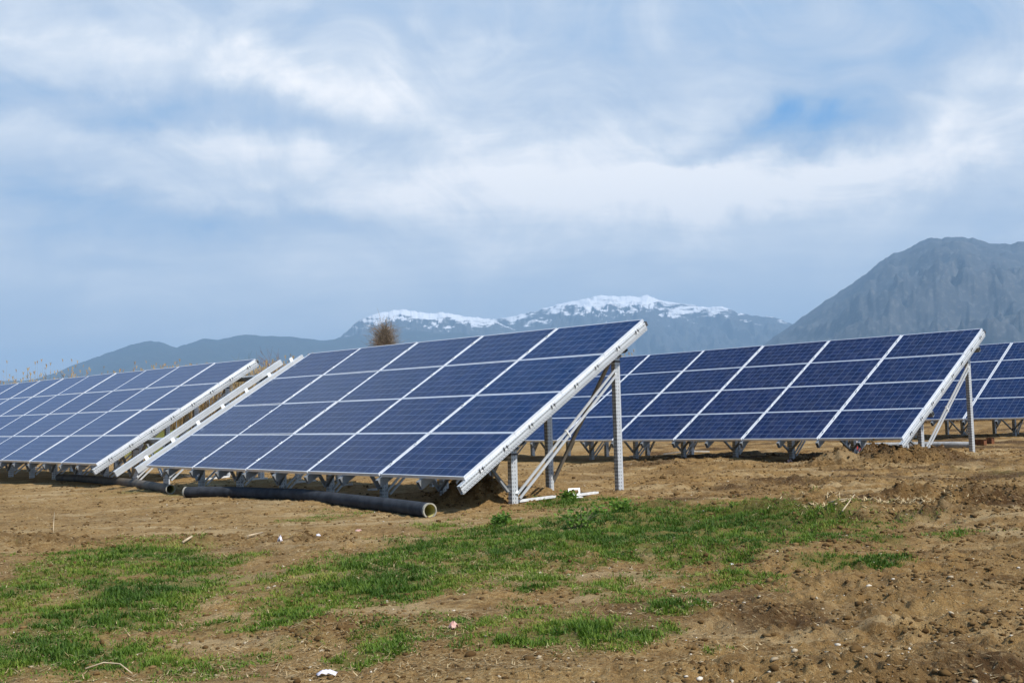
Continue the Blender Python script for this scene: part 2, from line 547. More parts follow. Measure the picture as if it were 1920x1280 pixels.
def simple_mat(name, ca, cb, scale=8.0, rough=.8, metal=0.0, spec=.3, lo=.35, hi=.65, bump=0.0, detail=4):
    m, g, bs = new_mat(name)
    co = g.n('ShaderNodeTexCoord').outputs['Object']
    f = g.noise(co, scale, detail, .6)
    g.put(bs.inputs['Base Color'], g.mix(g.ss(f, lo, hi), ca, cb))
    bs.inputs['Roughness'].default_value = rough
    bs.inputs['Metallic'].default_value = metal
    bs.inputs['Specular IOR Level'].default_value = spec
    if bump:
        b = g.n('ShaderNodeBump')
        b.inputs['Strength'].default_value = .6
        b.inputs['Distance'].default_value = bump
        g.l(f, b.inputs['Height'])
        g.l(b.outputs[0], bs.inputs['Normal'])
    return m


def rnd_mat(name, stops, rough=.8, spec=.2, transl=0.0):
    """colour by a per-piece random value stored in the mesh"""
    m, g, bs = new_mat(name)
    at = g.n('ShaderNodeAttribute', attribute_name='rnd')
    co = g.n('ShaderNodeTexCoord').outputs['Object']
    f = g.m('ADD', g.m('MULTIPLY', at.outputs['Fac'], .75), g.m('MULTIPLY', g.noise(co, .9, 3, .6), .25))
    c = g.ramp(f, stops)
    g.put(bs.inputs['Base Color'], c)
    bs.inputs['Roughness'].default_value = rough
    bs.inputs['Specular IOR Level'].default_value = spec
    if transl:
        tr = g.n('ShaderNodeBsdfTranslucent')
        g.l(c, tr.inputs['Color'])
        mx = g.n('ShaderNodeMixShader')
        mx.inputs[0].default_value = transl
        g.l(bs.outputs[0], mx.inputs[1]); g.l(tr.outputs[0], mx.inputs[2])
        out = [n for n in g.t.nodes if n.type == 'OUTPUT_MATERIAL'][0]
        g.l(mx.outputs[0], out.inputs['Surface'])
    return m


def steel_mat(name, holes=None, bright=False):
    """galvanised steel; holes = (u0, u1, pitch u, pitch v, size u, size v, slant) in metres of uv"""
    m, g, bs = new_mat(name)
    co = g.n('ShaderNodeTexCoord').outputs['Object']
    vo = g.n('ShaderNodeTexVoronoi')
    g.l(co, vo.inputs['Vector'])
    vo.inputs['Scale'].default_value = 45
    f = g.m('ADD', g.m('MULTIPLY', g.noise(co, 6, 4, .6), .6), g.m('MULTIPLY', g.m('FRACT', g.m('MULTIPLY', vo.outputs['Distance'], 3.0)), .25))
    c = g.mix(g.ss(f, .25, .65), *(((.53, .56, .58), (.67, .69, .70)) if bright else ((.21, .225, .235), (.33, .35, .36))))  # light copy for sunlit parts; darker copy has shade painted into the colour
    if holes:
        u0, u1, pu, pv, su, sv, sl = holes
        uv = g.n('ShaderNodeSeparateXYZ')
        g.l(g.n('ShaderNodeUVMap').outputs[0], uv.inputs[0])
        u, v = uv.outputs[0], uv.outputs[1]
        inside = g.m('MULTIPLY', g.m('GREATER_THAN', u, u0), g.m('LESS_THAN', u, u1))
        fu = g.m('FRACT', g.m('DIVIDE', u, pu))
        fv = g.m('FRACT', g.m('DIVIDE', g.m('ADD', v, g.m('MULTIPLY', u, sl)), pv))
        hu = g.m('LESS_THAN', g.m('ABSOLUTE', g.m('SUBTRACT', fu, .5)), .5 * su / pu)
        hv = g.m('LESS_THAN', g.m('ABSOLUTE', g.m('SUBTRACT', fv, .5)), .5 * sv / pv)
        k = g.m('MULTIPLY', inside, g.m('MULTIPLY', hu, hv))
        c = g.mix(k, c, (.045, .05, .055))
        g.put(bs.inputs['Metallic'], g.m('MULTIPLY', g.m('SUBTRACT', 1.0, k), .35))
    else:
        bs.inputs['Metallic'].default_value = .35
    g.put(bs.inputs['Base Color'], c)
    bs.inputs['Roughness'].default_value = .42
    return m


CU, CV = .1648, .1600


def cell_mat():
    m, g, bs = new_mat('photovoltaic_cells')
    uv = g.n('ShaderNodeSeparateXYZ')
    uvn = g.n('ShaderNodeUVMap').outputs[0]
    g.l(uvn, uv.inputs[0])
    u, v = uv.outputs[0], uv.outputs[1]
    cu = g.m('DIVIDE', g.m('SUBTRACT', u, .021), CU)
    cv = g.m('DIVIDE', g.m('SUBTRACT', v, .016), CV)
    ins = g.m('MULTIPLY', g.m('MULTIPLY', g.m('GREATER_THAN', cu, 0), g.m('LESS_THAN', cu, 10)), g.m('MULTIPLY', g.m('GREATER_THAN', cv, 0), g.m('LESS_THAN', cv, 6)))
    def edge(c, w):
        f = g.m('FRACT', c)
        return g.m('LESS_THAN', g.m('MINIMUM', f, g.m('SUBTRACT', 1.0, f)), w)
    gap = g.m('MAXIMUM', edge(cu, .018), edge(cv, .022))
    bus = edge(g.m('ADD', g.m('MULTIPLY', cv, 2.0), .5), .022)
    cid = g.n('ShaderNodeCombineXYZ')
    g.l(g.m('FLOOR', cu), cid.inputs[0]); g.l(g.m('FLOOR', cv), cid.inputs[1])
    oi = g.n('ShaderNodeObjectInfo')
    g.l(g.m('MULTIPLY', oi.outputs['Random'], 97.0), cid.inputs[2])
    wn = g.n('ShaderNodeTexWhiteNoise', noise_dimensions='3D')
    g.l(cid.outputs[0], wn.inputs['Vector'])
    vo = g.n('ShaderNodeTexVoronoi')
    g.l(uvn, vo.inputs['Vector'])
    vo.inputs['Scale'].default_value = 70
    vsep = g.n('ShaderNodeSeparateColor')
    g.l(vo.outputs['Color'], vsep.inputs[0])
    t = g.m('ADD', g.m('MULTIPLY', wn.outputs['Value'], .45), g.m('MULTIPLY', vsep.outputs[0], .40))
    t = g.m('ADD', t, g.m('MULTIPLY', oi.outputs['Random'], .15))
    c = g.ramp(t, [(.0, (.003, .007, .030)), (.55, (.0045, .0105, .047)), (1.0, (.008, .018, .072))])
    c = g.mix(g.m('MULTIPLY', bus, .13), c, (.22, .27, .38))
    c = g.mix(g.m('MULTIPLY', gap, .42), c, (.26, .34, .48))
    # dust film washed into faint runs
    du = g.noise(g.mapping(uvn, scale=(2.2, 1.0, 1)), 2.5, 5, .6)
    c = g.mix(g.m('MULTIPLY', g.ss(du, .35, .8), .06), c, (.42, .38, .33))
    c = g.mix(ins, (.78, .79, .80), c)
    g.put(bs.inputs['Base Color'], c)
    bs.inputs['Roughness'].default_value = .6
    bs.inputs['Specular IOR Level'].default_value = 0.0
    gls = g.n('ShaderNodeBsdfGlossy')
    gls.inputs['Color'].default_value = (.62, .76, 1.0, 1)
    g.put(gls.inputs['Roughness'], g.m('ADD', .09, g.m('MULTIPLY', du, .14)))
    frs = g.n('ShaderNodeFresnel')
    frs.inputs['IOR'].default_value = 1.42
    mxs = g.n('ShaderNodeMixShader')
    g.l(g.m('MULTIPLY', frs.outputs[0], g.m('SUBTRACT', .95, g.m('MULTIPLY', oi.outputs['Random'], .14))), mxs.inputs[0])
    g.l(bs.outputs[0], mxs.inputs[1]); g.l(gls.outputs[0], mxs.inputs[2])
    g.l(mxs.outputs[0], [n for n in g.t.nodes if n.type == 'OUTPUT_MATERIAL'][0].inputs['Surface'])
    nb = g.n('ShaderNodeBump')
    nb.inputs['Strength'].default_value = .12
    nb.inputs['Distance'].default_value = .01
    g.l(g.noise(uvn, 3.0, 2, .5), nb.inputs['Height'])
    g.l(nb.outputs[0], bs.inputs['Normal']); g.l(nb.outputs[0], gls.inputs['Normal'])
    return m


M = {
    'soil': ground_mat(),
    'frame': simple_mat('anodised_aluminium', (.60, .63, .67), (.70, .72, .75), 5, .38, .25, .5),
    'back': simple_mat('white_backsheet', (.70, .70, .69), (.78, .78, .77), 3, .6),
    'cells': cell_mat(),
    'steel': steel_mat('shaded_galvanised_steel'),  # shade under the panels is put into this steel's colour
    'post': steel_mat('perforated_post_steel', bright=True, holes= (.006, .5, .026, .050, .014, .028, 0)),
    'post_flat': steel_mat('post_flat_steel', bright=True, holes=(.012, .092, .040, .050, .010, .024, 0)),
    'rail_plain': steel_mat('sunlit_rail_steel', bright=True),  # lit copy of the same steel, for ties and exposed rails
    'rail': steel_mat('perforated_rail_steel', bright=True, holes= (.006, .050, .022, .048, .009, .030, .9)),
    'dark': simple_mat('dark_fitting', (.05, .05, .055), (.12, .12, .13), 20, .5, .3),
    'pipe': simple_mat('grey_plastic_pipe', (.024, .027, .032), (.044, .048, .056), 7, .75, 0, .15),
    'pipe_in': simple_mat('yellowed_pipe_inside', (.42, .39, .12), (.55, .51, .22), 9, .6),
    'pipe_dust': simple_mat('dusty_pipe', (.075, .068, .060), (.14, .12, .095), 5, .7),
    'rust': simple_mat('rusty_steel', (.10, .04, .02), (.20, .08, .035), 14, .85),
    'pale_pipe': simple_mat('pale_pipe', (.32, .33, .33), (.45, .45, .44), 10, .6),
    'zinc': simple_mat('bright_zinc', (.66, .67, .66), (.82, .83, .82), 14, .45, .2),
    'paper': simple_mat('torn_plastic', (.62, .58, .66), (.80, .79, .82), 22, .6),
    'pink': simple_mat('pink_litter', (.50, .26, .22), (.58, .40, .33), 30, .7),
    'redlab': simple_mat('red_printed_bag', (.45, .05, .05), (.60, .10, .09), 8, .6),
    'white': simple_mat('white_bag', (.66, .66, .66), (.78, .78, .78), 8, .6),
    'bark': simple_mat('grey_brown_bark', (.10, .075, .05), (.20, .155, .11), 6, .9),
    'twig': simple_mat('brown_twigs', (.19, .14, .095), (.29, .22, .155), 1.2, .9),
    'redtwig': simple_mat('reddish_twigs', (.15, .075, .06), (.24, .13, .10), 1.2, .9),
    'greentwig': simple_mat('budding_twigs', (.13, .13, .06), (.22, .21, .11), 1.2, .9),
    'stick': simple_mat('pale_dry_wood', (.38, .29, .18), (.52, .42, .28), 12, .85),
    'grass': rnd_mat('grass_blades', [(.08, (.045, .098, .010)), (.30, (.095, .172, .015)), (.54, (.165, .235, .025)), (.74, (.27, .27, .05)), (.91, (.47, .36, .14))], .6, .3, .35),
    'straw': rnd_mat('straw', [(.1, (.22, .145, .065)), (.5, (.36, .26, .13)), (.9, (.54, .43, .25))], .8),
    'clod': rnd_mat('clods', [(.1, (.065, .036, .013)), (.5, (.125, .074, .028)), (.9, (.205, .130, .056))], .95, .1),
    'pebble': rnd_mat('pebbles', [(.1, (.30, .23, .14)), (.6, (.44, .37, .26)), (.9, (.62, .57, .48))], .8),
    'reed': rnd_mat('dry_reeds', [(.1, (.22, .14, .065)), (.5, (.36, .25, .12)), (.85, (.50, .38, .20)), (.97, (.32, .16, .10))], .85, .15, .2),
    'weed': rnd_mat('weed_leaves', [(.1, (.05, .11, .014)), (.5, (.10, .20, .022)), (.9, (.18, .28, .04))], .6, .3, .3),
}


# ------------------------------------------------------------------ ground sheet
def build_ground():
    th = np.concatenate([np.radians(np.arange(-180, -44, 4.0)), np.radians(np.linspace(-44, 44, 1180)), np.radians(np.arange(48, 180, 4.0))])
    r = np.concatenate([np.linspace(.3, 3.4, 24), np.geomspace(3.5, 36, 640), np.geomspace(36.3, 130, 150), np.geomspace(136, 23500, 46)])
    TH, R = np.meshgrid(th, r)
    X, Y = R * np.sin(TH), R * np.cos(TH)
    Z = ground_h(X, Y)
    n, k = X.shape
    V = np.stack([X.ravel(), Y.ravel(), Z.ravel()], 1)
    i = np.arange(n - 1)[:, None]; j = np.arange(k)[None, :]
    jn = (j + 1) % k
    Q = np.stack([i * k + j, i * k + jn, (i + 1) * k + jn, (i + 1) * k + j], -1).reshape(-1, 4)
    c = len(V)
    V = np.vstack([V, [[0, 0, float(Z[0].mean())]]])
    T = np.stack([np.full(k, c), jn[0], j[0]], 1)
    me = fast_mesh('ground', V, Q[:, ::-1], T, smooth=True)
    x, y = V[:, 0], V[:, 1]
    sz = soil_zone(x, y)
    gd = np.zeros(len(x))
    nr = (y > 3) & (y < 22) & (np.abs(x) < 14)
    gd[nr] = np.clip(grass_density(x[nr], y[nr]) * 1.1, 0, .75)
    meadow = sst(y, 41.0, 43.5) * (1 - sst(x, 4, 8)) * sst(fbm(x / 3, y / 3, 3, 91), .25, .45)
    meadow = np.maximum(meadow, sst(np.hypot(x, y), 85, 140) * .7)
    gd = np.maximum(gd, meadow)
    damp = sst(fbm(x / 1.3, y / .8, 4, 97), .50, .72) * (.25 + .75 * sz)
    for mx, my, h, rx, ry, lump in MOUNDS:
        damp = np.maximum(damp, .55 * np.exp(-(((x - mx) / rx) ** 2 + ((y - my) / ry) ** 2)) * (lump > 1.1))
    col = np.stack([np.clip(1 - sz * .8, 0, 1), gd, np.clip(damp, 0, 1), np.ones_like(x)], 1).astype(np.float32)
    ca = me.color_attributes.new('zone', 'FLOAT_COLOR', 'POINT')
    ca.data.foreach_set('color', col.ravel())
    tag(link('ground', me, M['soil']), kind='structure')


build_ground()


# ------------------------------------------------------------------ mountains
def range_mat(name, a, b, c, snow=None, scale=.004):
    m, g, bs = new_mat(name)
    co = g.n('ShaderNodeTexCoord').outputs['Object']
    geo = g.n('ShaderNodeNewGeometry')
    n1 = g.noise(co, scale, 6, .62)
    n2 = g.noise(co, scale * 5, 6, .65)
    col = g.mix(g.ss(n1, .35, .65), a, b)
    col = g.mix(g.m('MULTIPLY', g.ss(n2, .5, .68), .8), col, c)
    if snow:
        z0, z1, amp, xl, xr = snow
        sp = g.n('ShaderNodeSeparateXYZ')
        g.l(co, sp.inputs[0])
        n3 = g.noise(g.mapping(co, rot=(0, .45, 0), scale=(.60, .30, 2.3)), scale * 1.7, 10, .70, .8)
        zz = g.m('ADD', sp.outputs[2], g.m('MULTIPLY', g.m('SUBTRACT', n3, .5), amp))
        ns = g.n('ShaderNodeSeparateXYZ')
        g.l(geo.outputs['Normal'], ns.inputs[0])
        zz = g.m('MULTIPLY_ADD', g.m('SUBTRACT', ns.outputs[2], .82), 900.0, zz)
        s = g.m('MULTIPLY', g.ss(zz, z0, z1), .92)
        if xl is not None:
            s = g.m('MULTIPLY', s, g.ss(g.m('ADD', sp.outputs[0], g.m('MULTIPLY', g.m('SUBTRACT', n2, .5), 700.0)), xl, xr))
        col = g.mix(s, col, (.84, .85, .87))
    g.put(bs.inputs['Base Color'], col)
    bs.inputs['Roughness'].default_value = .95
    bs.inputs['Specular IOR Level'].default_value = .1
    return m


def mountain(name, pts, dist, L, back, mat, seed, amp=.16, wav=.05, jit=1.2, na=520, nt=70, prof=1.25, spur=1.0):
    """terrain range whose crest stands at the given distance; pts = crest in photo pixels"""
    A = [azel(px, py) for px, py in pts]
    aa = np.array([q[0] for q in A]); tt = np.tan(np.array([q[1] for q in A]))
    az = np.linspace(aa[0], aa[-1], na)
    smo = np.interp(az, aa, tt)
    ker = np.hanning(31); ker /= ker.sum()
    body = np.convolve(np.pad(smo, 15, mode='edge'), ker, mode='valid')
    crest = smo + jit / FPX * 2 * (fbm(az * 240, az * 0 + seed, 4, seed, .6) - .5) * 1.6
    cz = crest * dist
    f = np.concatenate([np.linspace(0, 1, nt), 1 + np.linspace(.05, 1, 14)])
    T, AZ = np.meshgrid(f, az, indexing='ij')
    tb = np.clip(T, 0, 1) ** 10
    CZ = (body * dist)[None, :] * (1 - tb) + cz[None, :] * tb
    R = np.where(T <= 1, dist - L * (1 - T), dist + back * (T - 1))
    wob = (fbm(AZ * 22, AZ * 0 + 3, 2, seed + 5) - .5)
    X, Y = R * np.sin(AZ), R * np.cos(AZ)
    s = dist * wav
    rg = ridged(X / s + .35 * Y / s, Y / s * .6, 5, seed + 9) - .55
    rg2 = ridged(X / s * 3.1, Y / s * 2.2, 4, seed + 19) - .55
    env = np.clip(T, 0, 1) * np.clip(1 - T, 0, 1) * 4
    P = np.where(T <= 1, np.clip(T, 0, 1) ** (prof + .3 * wob), np.clip(2 - T, 0, 1) ** 1.1)
    Z = CZ * P + env * CZ * amp * spur * (rg * 1.2 + rg2 * .45)
    lim = crest * R * .985
    Z = np.where(T < .985, np.minimum(Z, lim), Z)
    Z = np.where(T <= 0.0, -6.0, Z)
    Z = np.where(T >= 1.99, -6.0, Z)
    n, k = X.shape
    V = np.stack([X.ravel(), Y.ravel(), Z.ravel()], 1)
    i = np.arange(n - 1)[:, None]; j = np.arange(k - 1)[None, :]
    Q = np.stack([i * k + j, i * k + j + 1, (i + 1) * k + j + 1, (i + 1) * k + j], -1).reshape(-1, 4)
    me = fast_mesh(name, V, Q, None, smooth=True)
    tag(link(name, me, mat), kind='structure')


FOREST = ((.020, .026, .020), (.034, .038, .028), (.055, .052, .040))
mountain('hill', [(-700, 730), (-300, 722), (60, 712), (100, 700), (150, 680), (200, 662), (240, 648), (265, 641), (283, 639), (300, 641), (330, 651), (350, 645), (382, 635),
                  (410, 637), (440, 630), (460, 627), (500, 630), (542, 631), (587, 636), (612, 638), (640, 633), (690, 627), (742, 622), (781, 619), (818, 624), (866, 623),
                  (930, 640), (1000, 660), (1080, 690), (1150, 740)],
         14000, 5000, 3200, range_mat('hill_scrub', *FOREST), 101, jit=1.0)
mountain('mountain', [(1250, 775), (1330, 715), (1400, 665), (1440, 640), (1480, 612), (1510, 590), (1550, 562), (1600, 530), (1640, 500), (1655, 488), (1660, 483), (1675, 475), (1685, 474), (1700, 467),
                      (1715, 459), (1730, 451), (1745, 446), (1760, 447), (1785, 444), (1820, 446), (1838, 450), (1855, 457), (1880, 458), (1895, 458), (1910, 453), (1935, 455),
                      (2050, 440), (2250, 470), (2500, 540), (2800, 640)],
         10000, 4800, 2800, range_mat('bare_rock_slope', (.036, .042, .048), (.060, .063, .065), (.135, .13, .125), scale=.006), 131, amp=.30, jit=1.6, wav=.045)
mountain('foothill', [(1560, 680), (1640, 655), (1720, 635), (1790, 615), (1850, 600), (1890, 591), (1930, 586), (2050, 575), (2300, 590), (2700, 660)],
         7500, 2000, 1500, range_mat('foothill_scrub', (.040, .043, .034), (.060, .057, .046), (.09, .08, .065), scale=.008), 151, jit=.8)
ZS1 = 15000 * math.tan(azel(790, 604)[1])
mountain('snowy_peak', [(560, 690), (612, 645), (640, 630), (665, 607), (680, 598), (690, 594), (708, 588), (718, 584), (728, 585), (737, 581), (752, 580), (762, 580), (775, 583),
                        (790, 585), (815, 587), (830, 586), (850, 588), (868, 592), (885, 594), (905, 596), (925, 600), (980, 625), (1040, 660), (1100, 700)],
         15000, 3200, 2500, range_mat('snowy_rock', (.045, .05, .05), (.07, .07, .068), (.10, .098, .09), (ZS1 - 100, ZS1 + 80, 1250, -2400, -1750), 0.0035), 171, amp=.34, jit=1.5, wav=.035)
ZS2 = 16000 * math.tan(azel(1180, 581)[1])
mountain('snow_capped_mountain', [(740, 660), (830, 628), (880, 608), (900, 605), (925, 598), (950, 595), (980, 588), (1000, 583), (1020, 577), (1040, 573), (1060, 567), (1080, 563), (1100, 559), (1115, 556), (1128, 554),
                                  (1150, 555), (1165, 555), (1200, 556), (1208, 553), (1215, 553), (1230, 560), (1245, 565), (1260, 567), (1280, 570), (1300, 572), (1325, 576), (1340, 575), (1355, 574),
                                  (1370, 580), (1385, 587), (1420, 593), (1450, 594), (1465, 599), (1480, 605), (1500, 616), (1540, 640), (1600, 680), (1680, 740)],
         16000, 4200, 3000, range_mat('snow_capped_rock', (.042, .046, .05), (.06, .063, .063), (.085, .085, .08), (ZS2 - 120, ZS2 + 90, 1700, None, None), .0028), 191, amp=.32, jit=1.4, wav=.03, prof=1.1)


# ------------------------------------------------------------------ solar arrays
ASP = 1.72
FW, FH, LIP, FT = 1.690, .992, .012, .045


def module_meshes():
    b = MB()
    X, Y, Z = (1, 0, 0), (0, 1, 0), (0, 0, 1)
    b.box((FW / 2, LIP / 2, -FT / 2), (Y, Z, X), (LIP / 2, FT / 2, FW / 2))
    b.box((FW / 2, FH - LIP / 2, -FT / 2), (Y, Z, X), (LIP / 2, FT / 2, FW / 2))
    for x in (LIP / 2, FW - LIP / 2):
        b.box((x, FH / 2, -FT / 2), (X, Z, Y), (LIP / 2, FT / 2, FH / 2 - LIP))
    fr = b.mesh('solar_module'); fr.materials.append(M['frame'])
    gl = MB()
    z, zb = -.003, -.010
    x0, x1, y0, y1 = LIP, FW - LIP, LIP, FH - LIP
    gl.face([(x0, y0, z), (x1, y0, z), (x1, y1, z), (x0, y1, z)], [(x0, y0), (x1, y0), (x1, y1), (x0, y1)], 0)
    gl.face([(x0, y1, zb), (x1, y1, zb), (x1, y0, zb), (x0, y0, zb)], None, 1)
    ga = gl.mesh('glass'); ga.materials.append(M['cells']); ga.materials.append(M['back'])
    jb = MB()
    jb.box((FW / 2, FH - .16, -.025), (X, Y, Z), (.06, .045, .0145))
    ja = jb.mesh('junction_box'); ja.materials.append(M['dark'])
    return fr, ga, ja


FRAME_ME, GLASS_ME, JBOX_ME = module_meshes()
UPV = np.array([0, 0, 1.0])


class Array:
    def __init__(self, P, yaw, tilt, slope, name, label):
        self.P = np.array(P)
        y, t, s = math.radians(yaw), math.radians(tilt), math.radians(slope)
        self.a = np.array([math.cos(y) * math.cos(s), math.sin(y) * math.cos(s), math.sin(s)])
        self.n = np.array([-math.sin(y), math.cos(y), 0])
        v = self.n * math.cos(t) + UPV * math.sin(t)
        v -= self.a * (v @ self.a)
        self.v = v / np.linalg.norm(v)
        self.w = np.cross(self.a, self.v)
        self.L = self.P - np.array([0, 0, self.P[2] - gz(self.P[0], self.P[1])])
        self.root = empty(name, self.L, label, 'solar array')
        self.ct, self.st = float(self.v @ self.n), float(self.v[2])

    def pt(self, u, v, w):
        return self.P + self.a * u + self.v * v + self.w * w - self.L

    def gp(self, u, nh):
        p = self.P + self.a * u + self.n * nh
        return p

    def module(self, u, row):
        o = bpy.data.objects.new('solar_module', FRAME_ME)
        COL.objects.link(o); o.parent = self.root
        jig = random.uniform(-.0012, .0012)
        p = self.pt(u + (ASP - FW) / 2, row + (1 - FH) / 2, jig)
        A = self.a + self.w * random.uniform(-.0035, .0035)
        V = self.v + self.w * random.uniform(-.0035, .0035)
        A = A / np.linalg.norm(A); W = np.cross(A, V); W /= np.linalg.norm(W); V = np.cross(W, A)
        o.matrix_local = Matrix([[A[i], V[i], W[i], p[i]] for i in range(3)] + [[0, 0, 0, 1]])
        for nm, me in (('glass', GLASS_ME), ('junction_box', JBOX_ME)):
            c = bpy.data.objects.new(nm, me)
            COL.objects.link(c); c.parent = o

    def rail(self, u, v0=None, v1=3.97, end=0, hooks=False, wtop=-FT - .002, tabs=0, mat='rail'):
        b = MB()
        plain = not hooks and not tabs and v0 is None
        v0 = v0 if v0 is not None else (-.075 if plain else -.13)
        hw, hh = .028, .057
        wc = wtop - hh
        # perforated web outward, so uv runs from the top flange down
        b.tube4(self.pt(u, v0, wc), self.pt(u, v1, wc), self.a, self.w, hw, hh, .004)
        if end:
            b.box(self.pt(u + end * (hw + .003), (v0 + v1) / 2, wc + .040), (self.a, self.w, self.v), (.003, .014, (v1 - v0) / 2))
            b.box(self.pt(u + end * (hw + .003), (v0 + v1) / 2, wc + .006), (self.a, self.w, self.v), (.003, .004, (v1 - v0) / 2))
        o = b.obj('rail', M['steel'] if plain else M[mat], self.root)  # inner rails take the steel with shade in its colour
        if hooks:
            for k in range(8):
                vv = .26 + .48 * (k % 2) + (k // 2) * 1.0
                h = MB()
                for s in (-.028, .028):
                    h.box(self.pt(u + end * (hw + .011), vv + s, wc + .040 - .1 * s), (self.a, self.w, self.v), (.005, .024, .006))
                hk = h.obj('hook', M['dark'], o)
                h2 = MB()
                h2.box(self.pt(u + end * (hw + .010), vv, wc + .018), (self.a, self.w, self.v), (.004, .007, .034))
                h2.obj('clip', M['zinc'], o)
            e = MB()
            e.box(self.pt(u + end * .004, v1 + .016, wc + .030), (self.a, self.w, self.v), (.036, .032, .014))
            e.obj('end_cap', M['dark'], o)
        for k in range(tabs):
            h = MB()
            vv = .16 + k * (3.5 / max(1, tabs - 1))
            h.box(self.pt(u - hw - .004, vv, wtop + .025), (self.a, self.w, self.v), (.004, .042, .036))
            h.box(self.pt(u - hw - .010, vv, wtop + .030), (self.a, self.w, self.v), (.002, .014, .012), 1)
            h.obj('tab', [M['zinc'], M['dark']], o)
        return o

    def clamps(self, u, rail, n=8):
        for k in range(n):
            vv = .26 + .48 * (k % 2) + (k // 2) * 1.0
            h = MB()
            h.box(self.pt(u, vv, .0045), (self.a, self.w, self.v), (.019, .0025, .030))
            h.box(self.pt(u, vv, .010), (self.a, self.w, self.v), (.008, .003, .008), 1)
            h.obj('clamp', [M['zinc'], M['dark']], rail)

    def purlin(self, nh, u0, u1):
        wc = -.16 - .052
        v = (nh + wc * self.st) / self.ct
        b = MB()
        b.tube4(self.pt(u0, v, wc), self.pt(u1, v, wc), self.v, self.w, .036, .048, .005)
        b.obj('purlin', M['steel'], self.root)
        return v, wc

    def post(self, u, nh, big=True):
        wc = -.212
        v = (nh + wc * self.st) / self.ct
        top = self.pt(u, v, wc) + self.L
        htop = top[2] - .115
        g0 = gz(top[0], top[1])
        p1 = np.array([top[0], top[1], htop]) - self.L
        p0 = np.array([top[0], top[1], g0 - .35]) - self.L
        b = MB()
        b.tube4(p0, p1, self.a, self.n, .036, .052, .005, mis=(0, 1))
        po = b.obj('post', [M['post'], M['post_flat']], self.root)
        h = MB()
        q = p1
        h.box(q + UPV * .025, (self.a, self.n, UPV), (.055, .066, .030))
        h.box(q + UPV * .075, (self.a, self.n, UPV), (.045, .062, .034))
        h.box(q - UPV * .055, (self.a, self.n, UPV), (.041, .0575, .012), 1)
        h.box(q + UPV * .03 + self.a * .075, (self.a, self.n, UPV), (.012, .02, .02), 1)
        h.obj('post_head', [M['steel'], M['dark']], po)
        return np.array([top[0], top[1], g0]) - self.L, p1

    def bar(self, p0, p1, wdt, thk, name='brace', mat='steel', side=None, lips=True):
        d = p1 - p0; d = d / np.linalg.norm(d)
        s = self.a if side is None else side
        s = s - d * (s @ d); s /= np.linalg.norm(s)
        t = np.cross(d, s)
        b = MB()
        b.box((p0 + p1) / 2, (s, t, d), (wdt / 2, thk / 2, np.linalg.norm(p1 - p0) / 2))
        # turned-up lips make it a channel
        if lips: b.box((p0 + p1) / 2 + s * (wdt / 2 + .002) + t * .010, (s, t, d), (.002, .014, np.linalg.norm(p1 - p0) / 2 - .002))
        if lips: b.box((p0 + p1) / 2 - s * (wdt / 2 + .002) + t * .010, (s, t, d), (.002, .014, np.linalg.norm(p1 - p0) / 2 - .002))
        return b.obj(name, M[mat], self.root)

    def legs(self, us, first=True):
        NF, NR = 1.08, 3.13
        prev = None
        for i, u in enumerate(us):
            fb, ft = self.post(u, NF)
            rb, rt = self.post(u, NR)
            # double diagonal tie from the front foot to the rear post
            lo = fb + UPV * .10 + self.n * .05
            hi = rt - UPV * .20 - self.n * .04
            hd = (hi - lo) / np.linalg.norm(hi - lo)
            for s in (-.035, .035):
                self.bar(lo + self.a * .048 + np.cross(hd, self.a) * s, hi + self.a * .048 + np.cross(hd, self.a) * s, .020, .030, 'diagonal_tie', 'rail_plain', lips=False)
            k = MB()
            k.box(lo * .52 + hi * .48 + self.a * .048, (self.a, np.cross(hd, self.a), hd), (.016, .062, .012))
            k.obj('tie_plate', M['zinc'], self.root)
            # v shaped struts in the front plane
            wc = -.265
            v = (NF + wc * self.st) / self.ct
            for sgn in ((-1,) if i == 0 else (-1, 1)):
                q = self.pt(u + sgn * .66, v, wc)
                self.bar(fb + UPV * .16 + self.n * (-.068), q + self.n * (-.068), .045, .010, 'strut', side=self.n)
            v = (NR + wc * self.st) / self.ct
            if i > 0:
                q = self.pt(u + 1.30, v, wc)
                self.bar(rb + UPV * .12 + self.n * .068, q + self.n * .068, .050, .010, 'strut', side=self.n)


random.seed(4)
# front row: right block of five columns, one column of modules still missing, long left block
A = Array((-6.5123, 19.8153, -0.6499), -46.73, 30.90, -.23, 'solar_array',
          'nearest row of blue solar panels, gap with one bare white rail between its two blocks')
GAP = 2.09
for c in range(5):
    for r in range(4):
        A.module(c * ASP, r)
NB = 12
for c in range(NB):
    for r in range(4):
        A.module(-GAP - (c + 1) * ASP, r)
A.rail(-.15, end=0, tabs=7, v1=3.90, wtop=.028, mat='rail_plain')
for k in range(1, 10):
    rl = A.rail(k * ASP / 2)
    if k % 2 == 0:
        A.clamps(k * ASP / 2, rl)
A.rail(5 * ASP - .012, end=1, hooks=True)
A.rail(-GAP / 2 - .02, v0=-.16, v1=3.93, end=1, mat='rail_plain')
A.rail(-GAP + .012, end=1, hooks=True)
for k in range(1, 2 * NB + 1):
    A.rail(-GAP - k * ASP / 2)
A.purlin(1.08, -GAP - NB * ASP - .1, 8.50)
A.purlin(3.13, -GAP - NB * ASP - .1, 8.50)
A.legs([8.30 - 1.385 * k for k in range(22)])

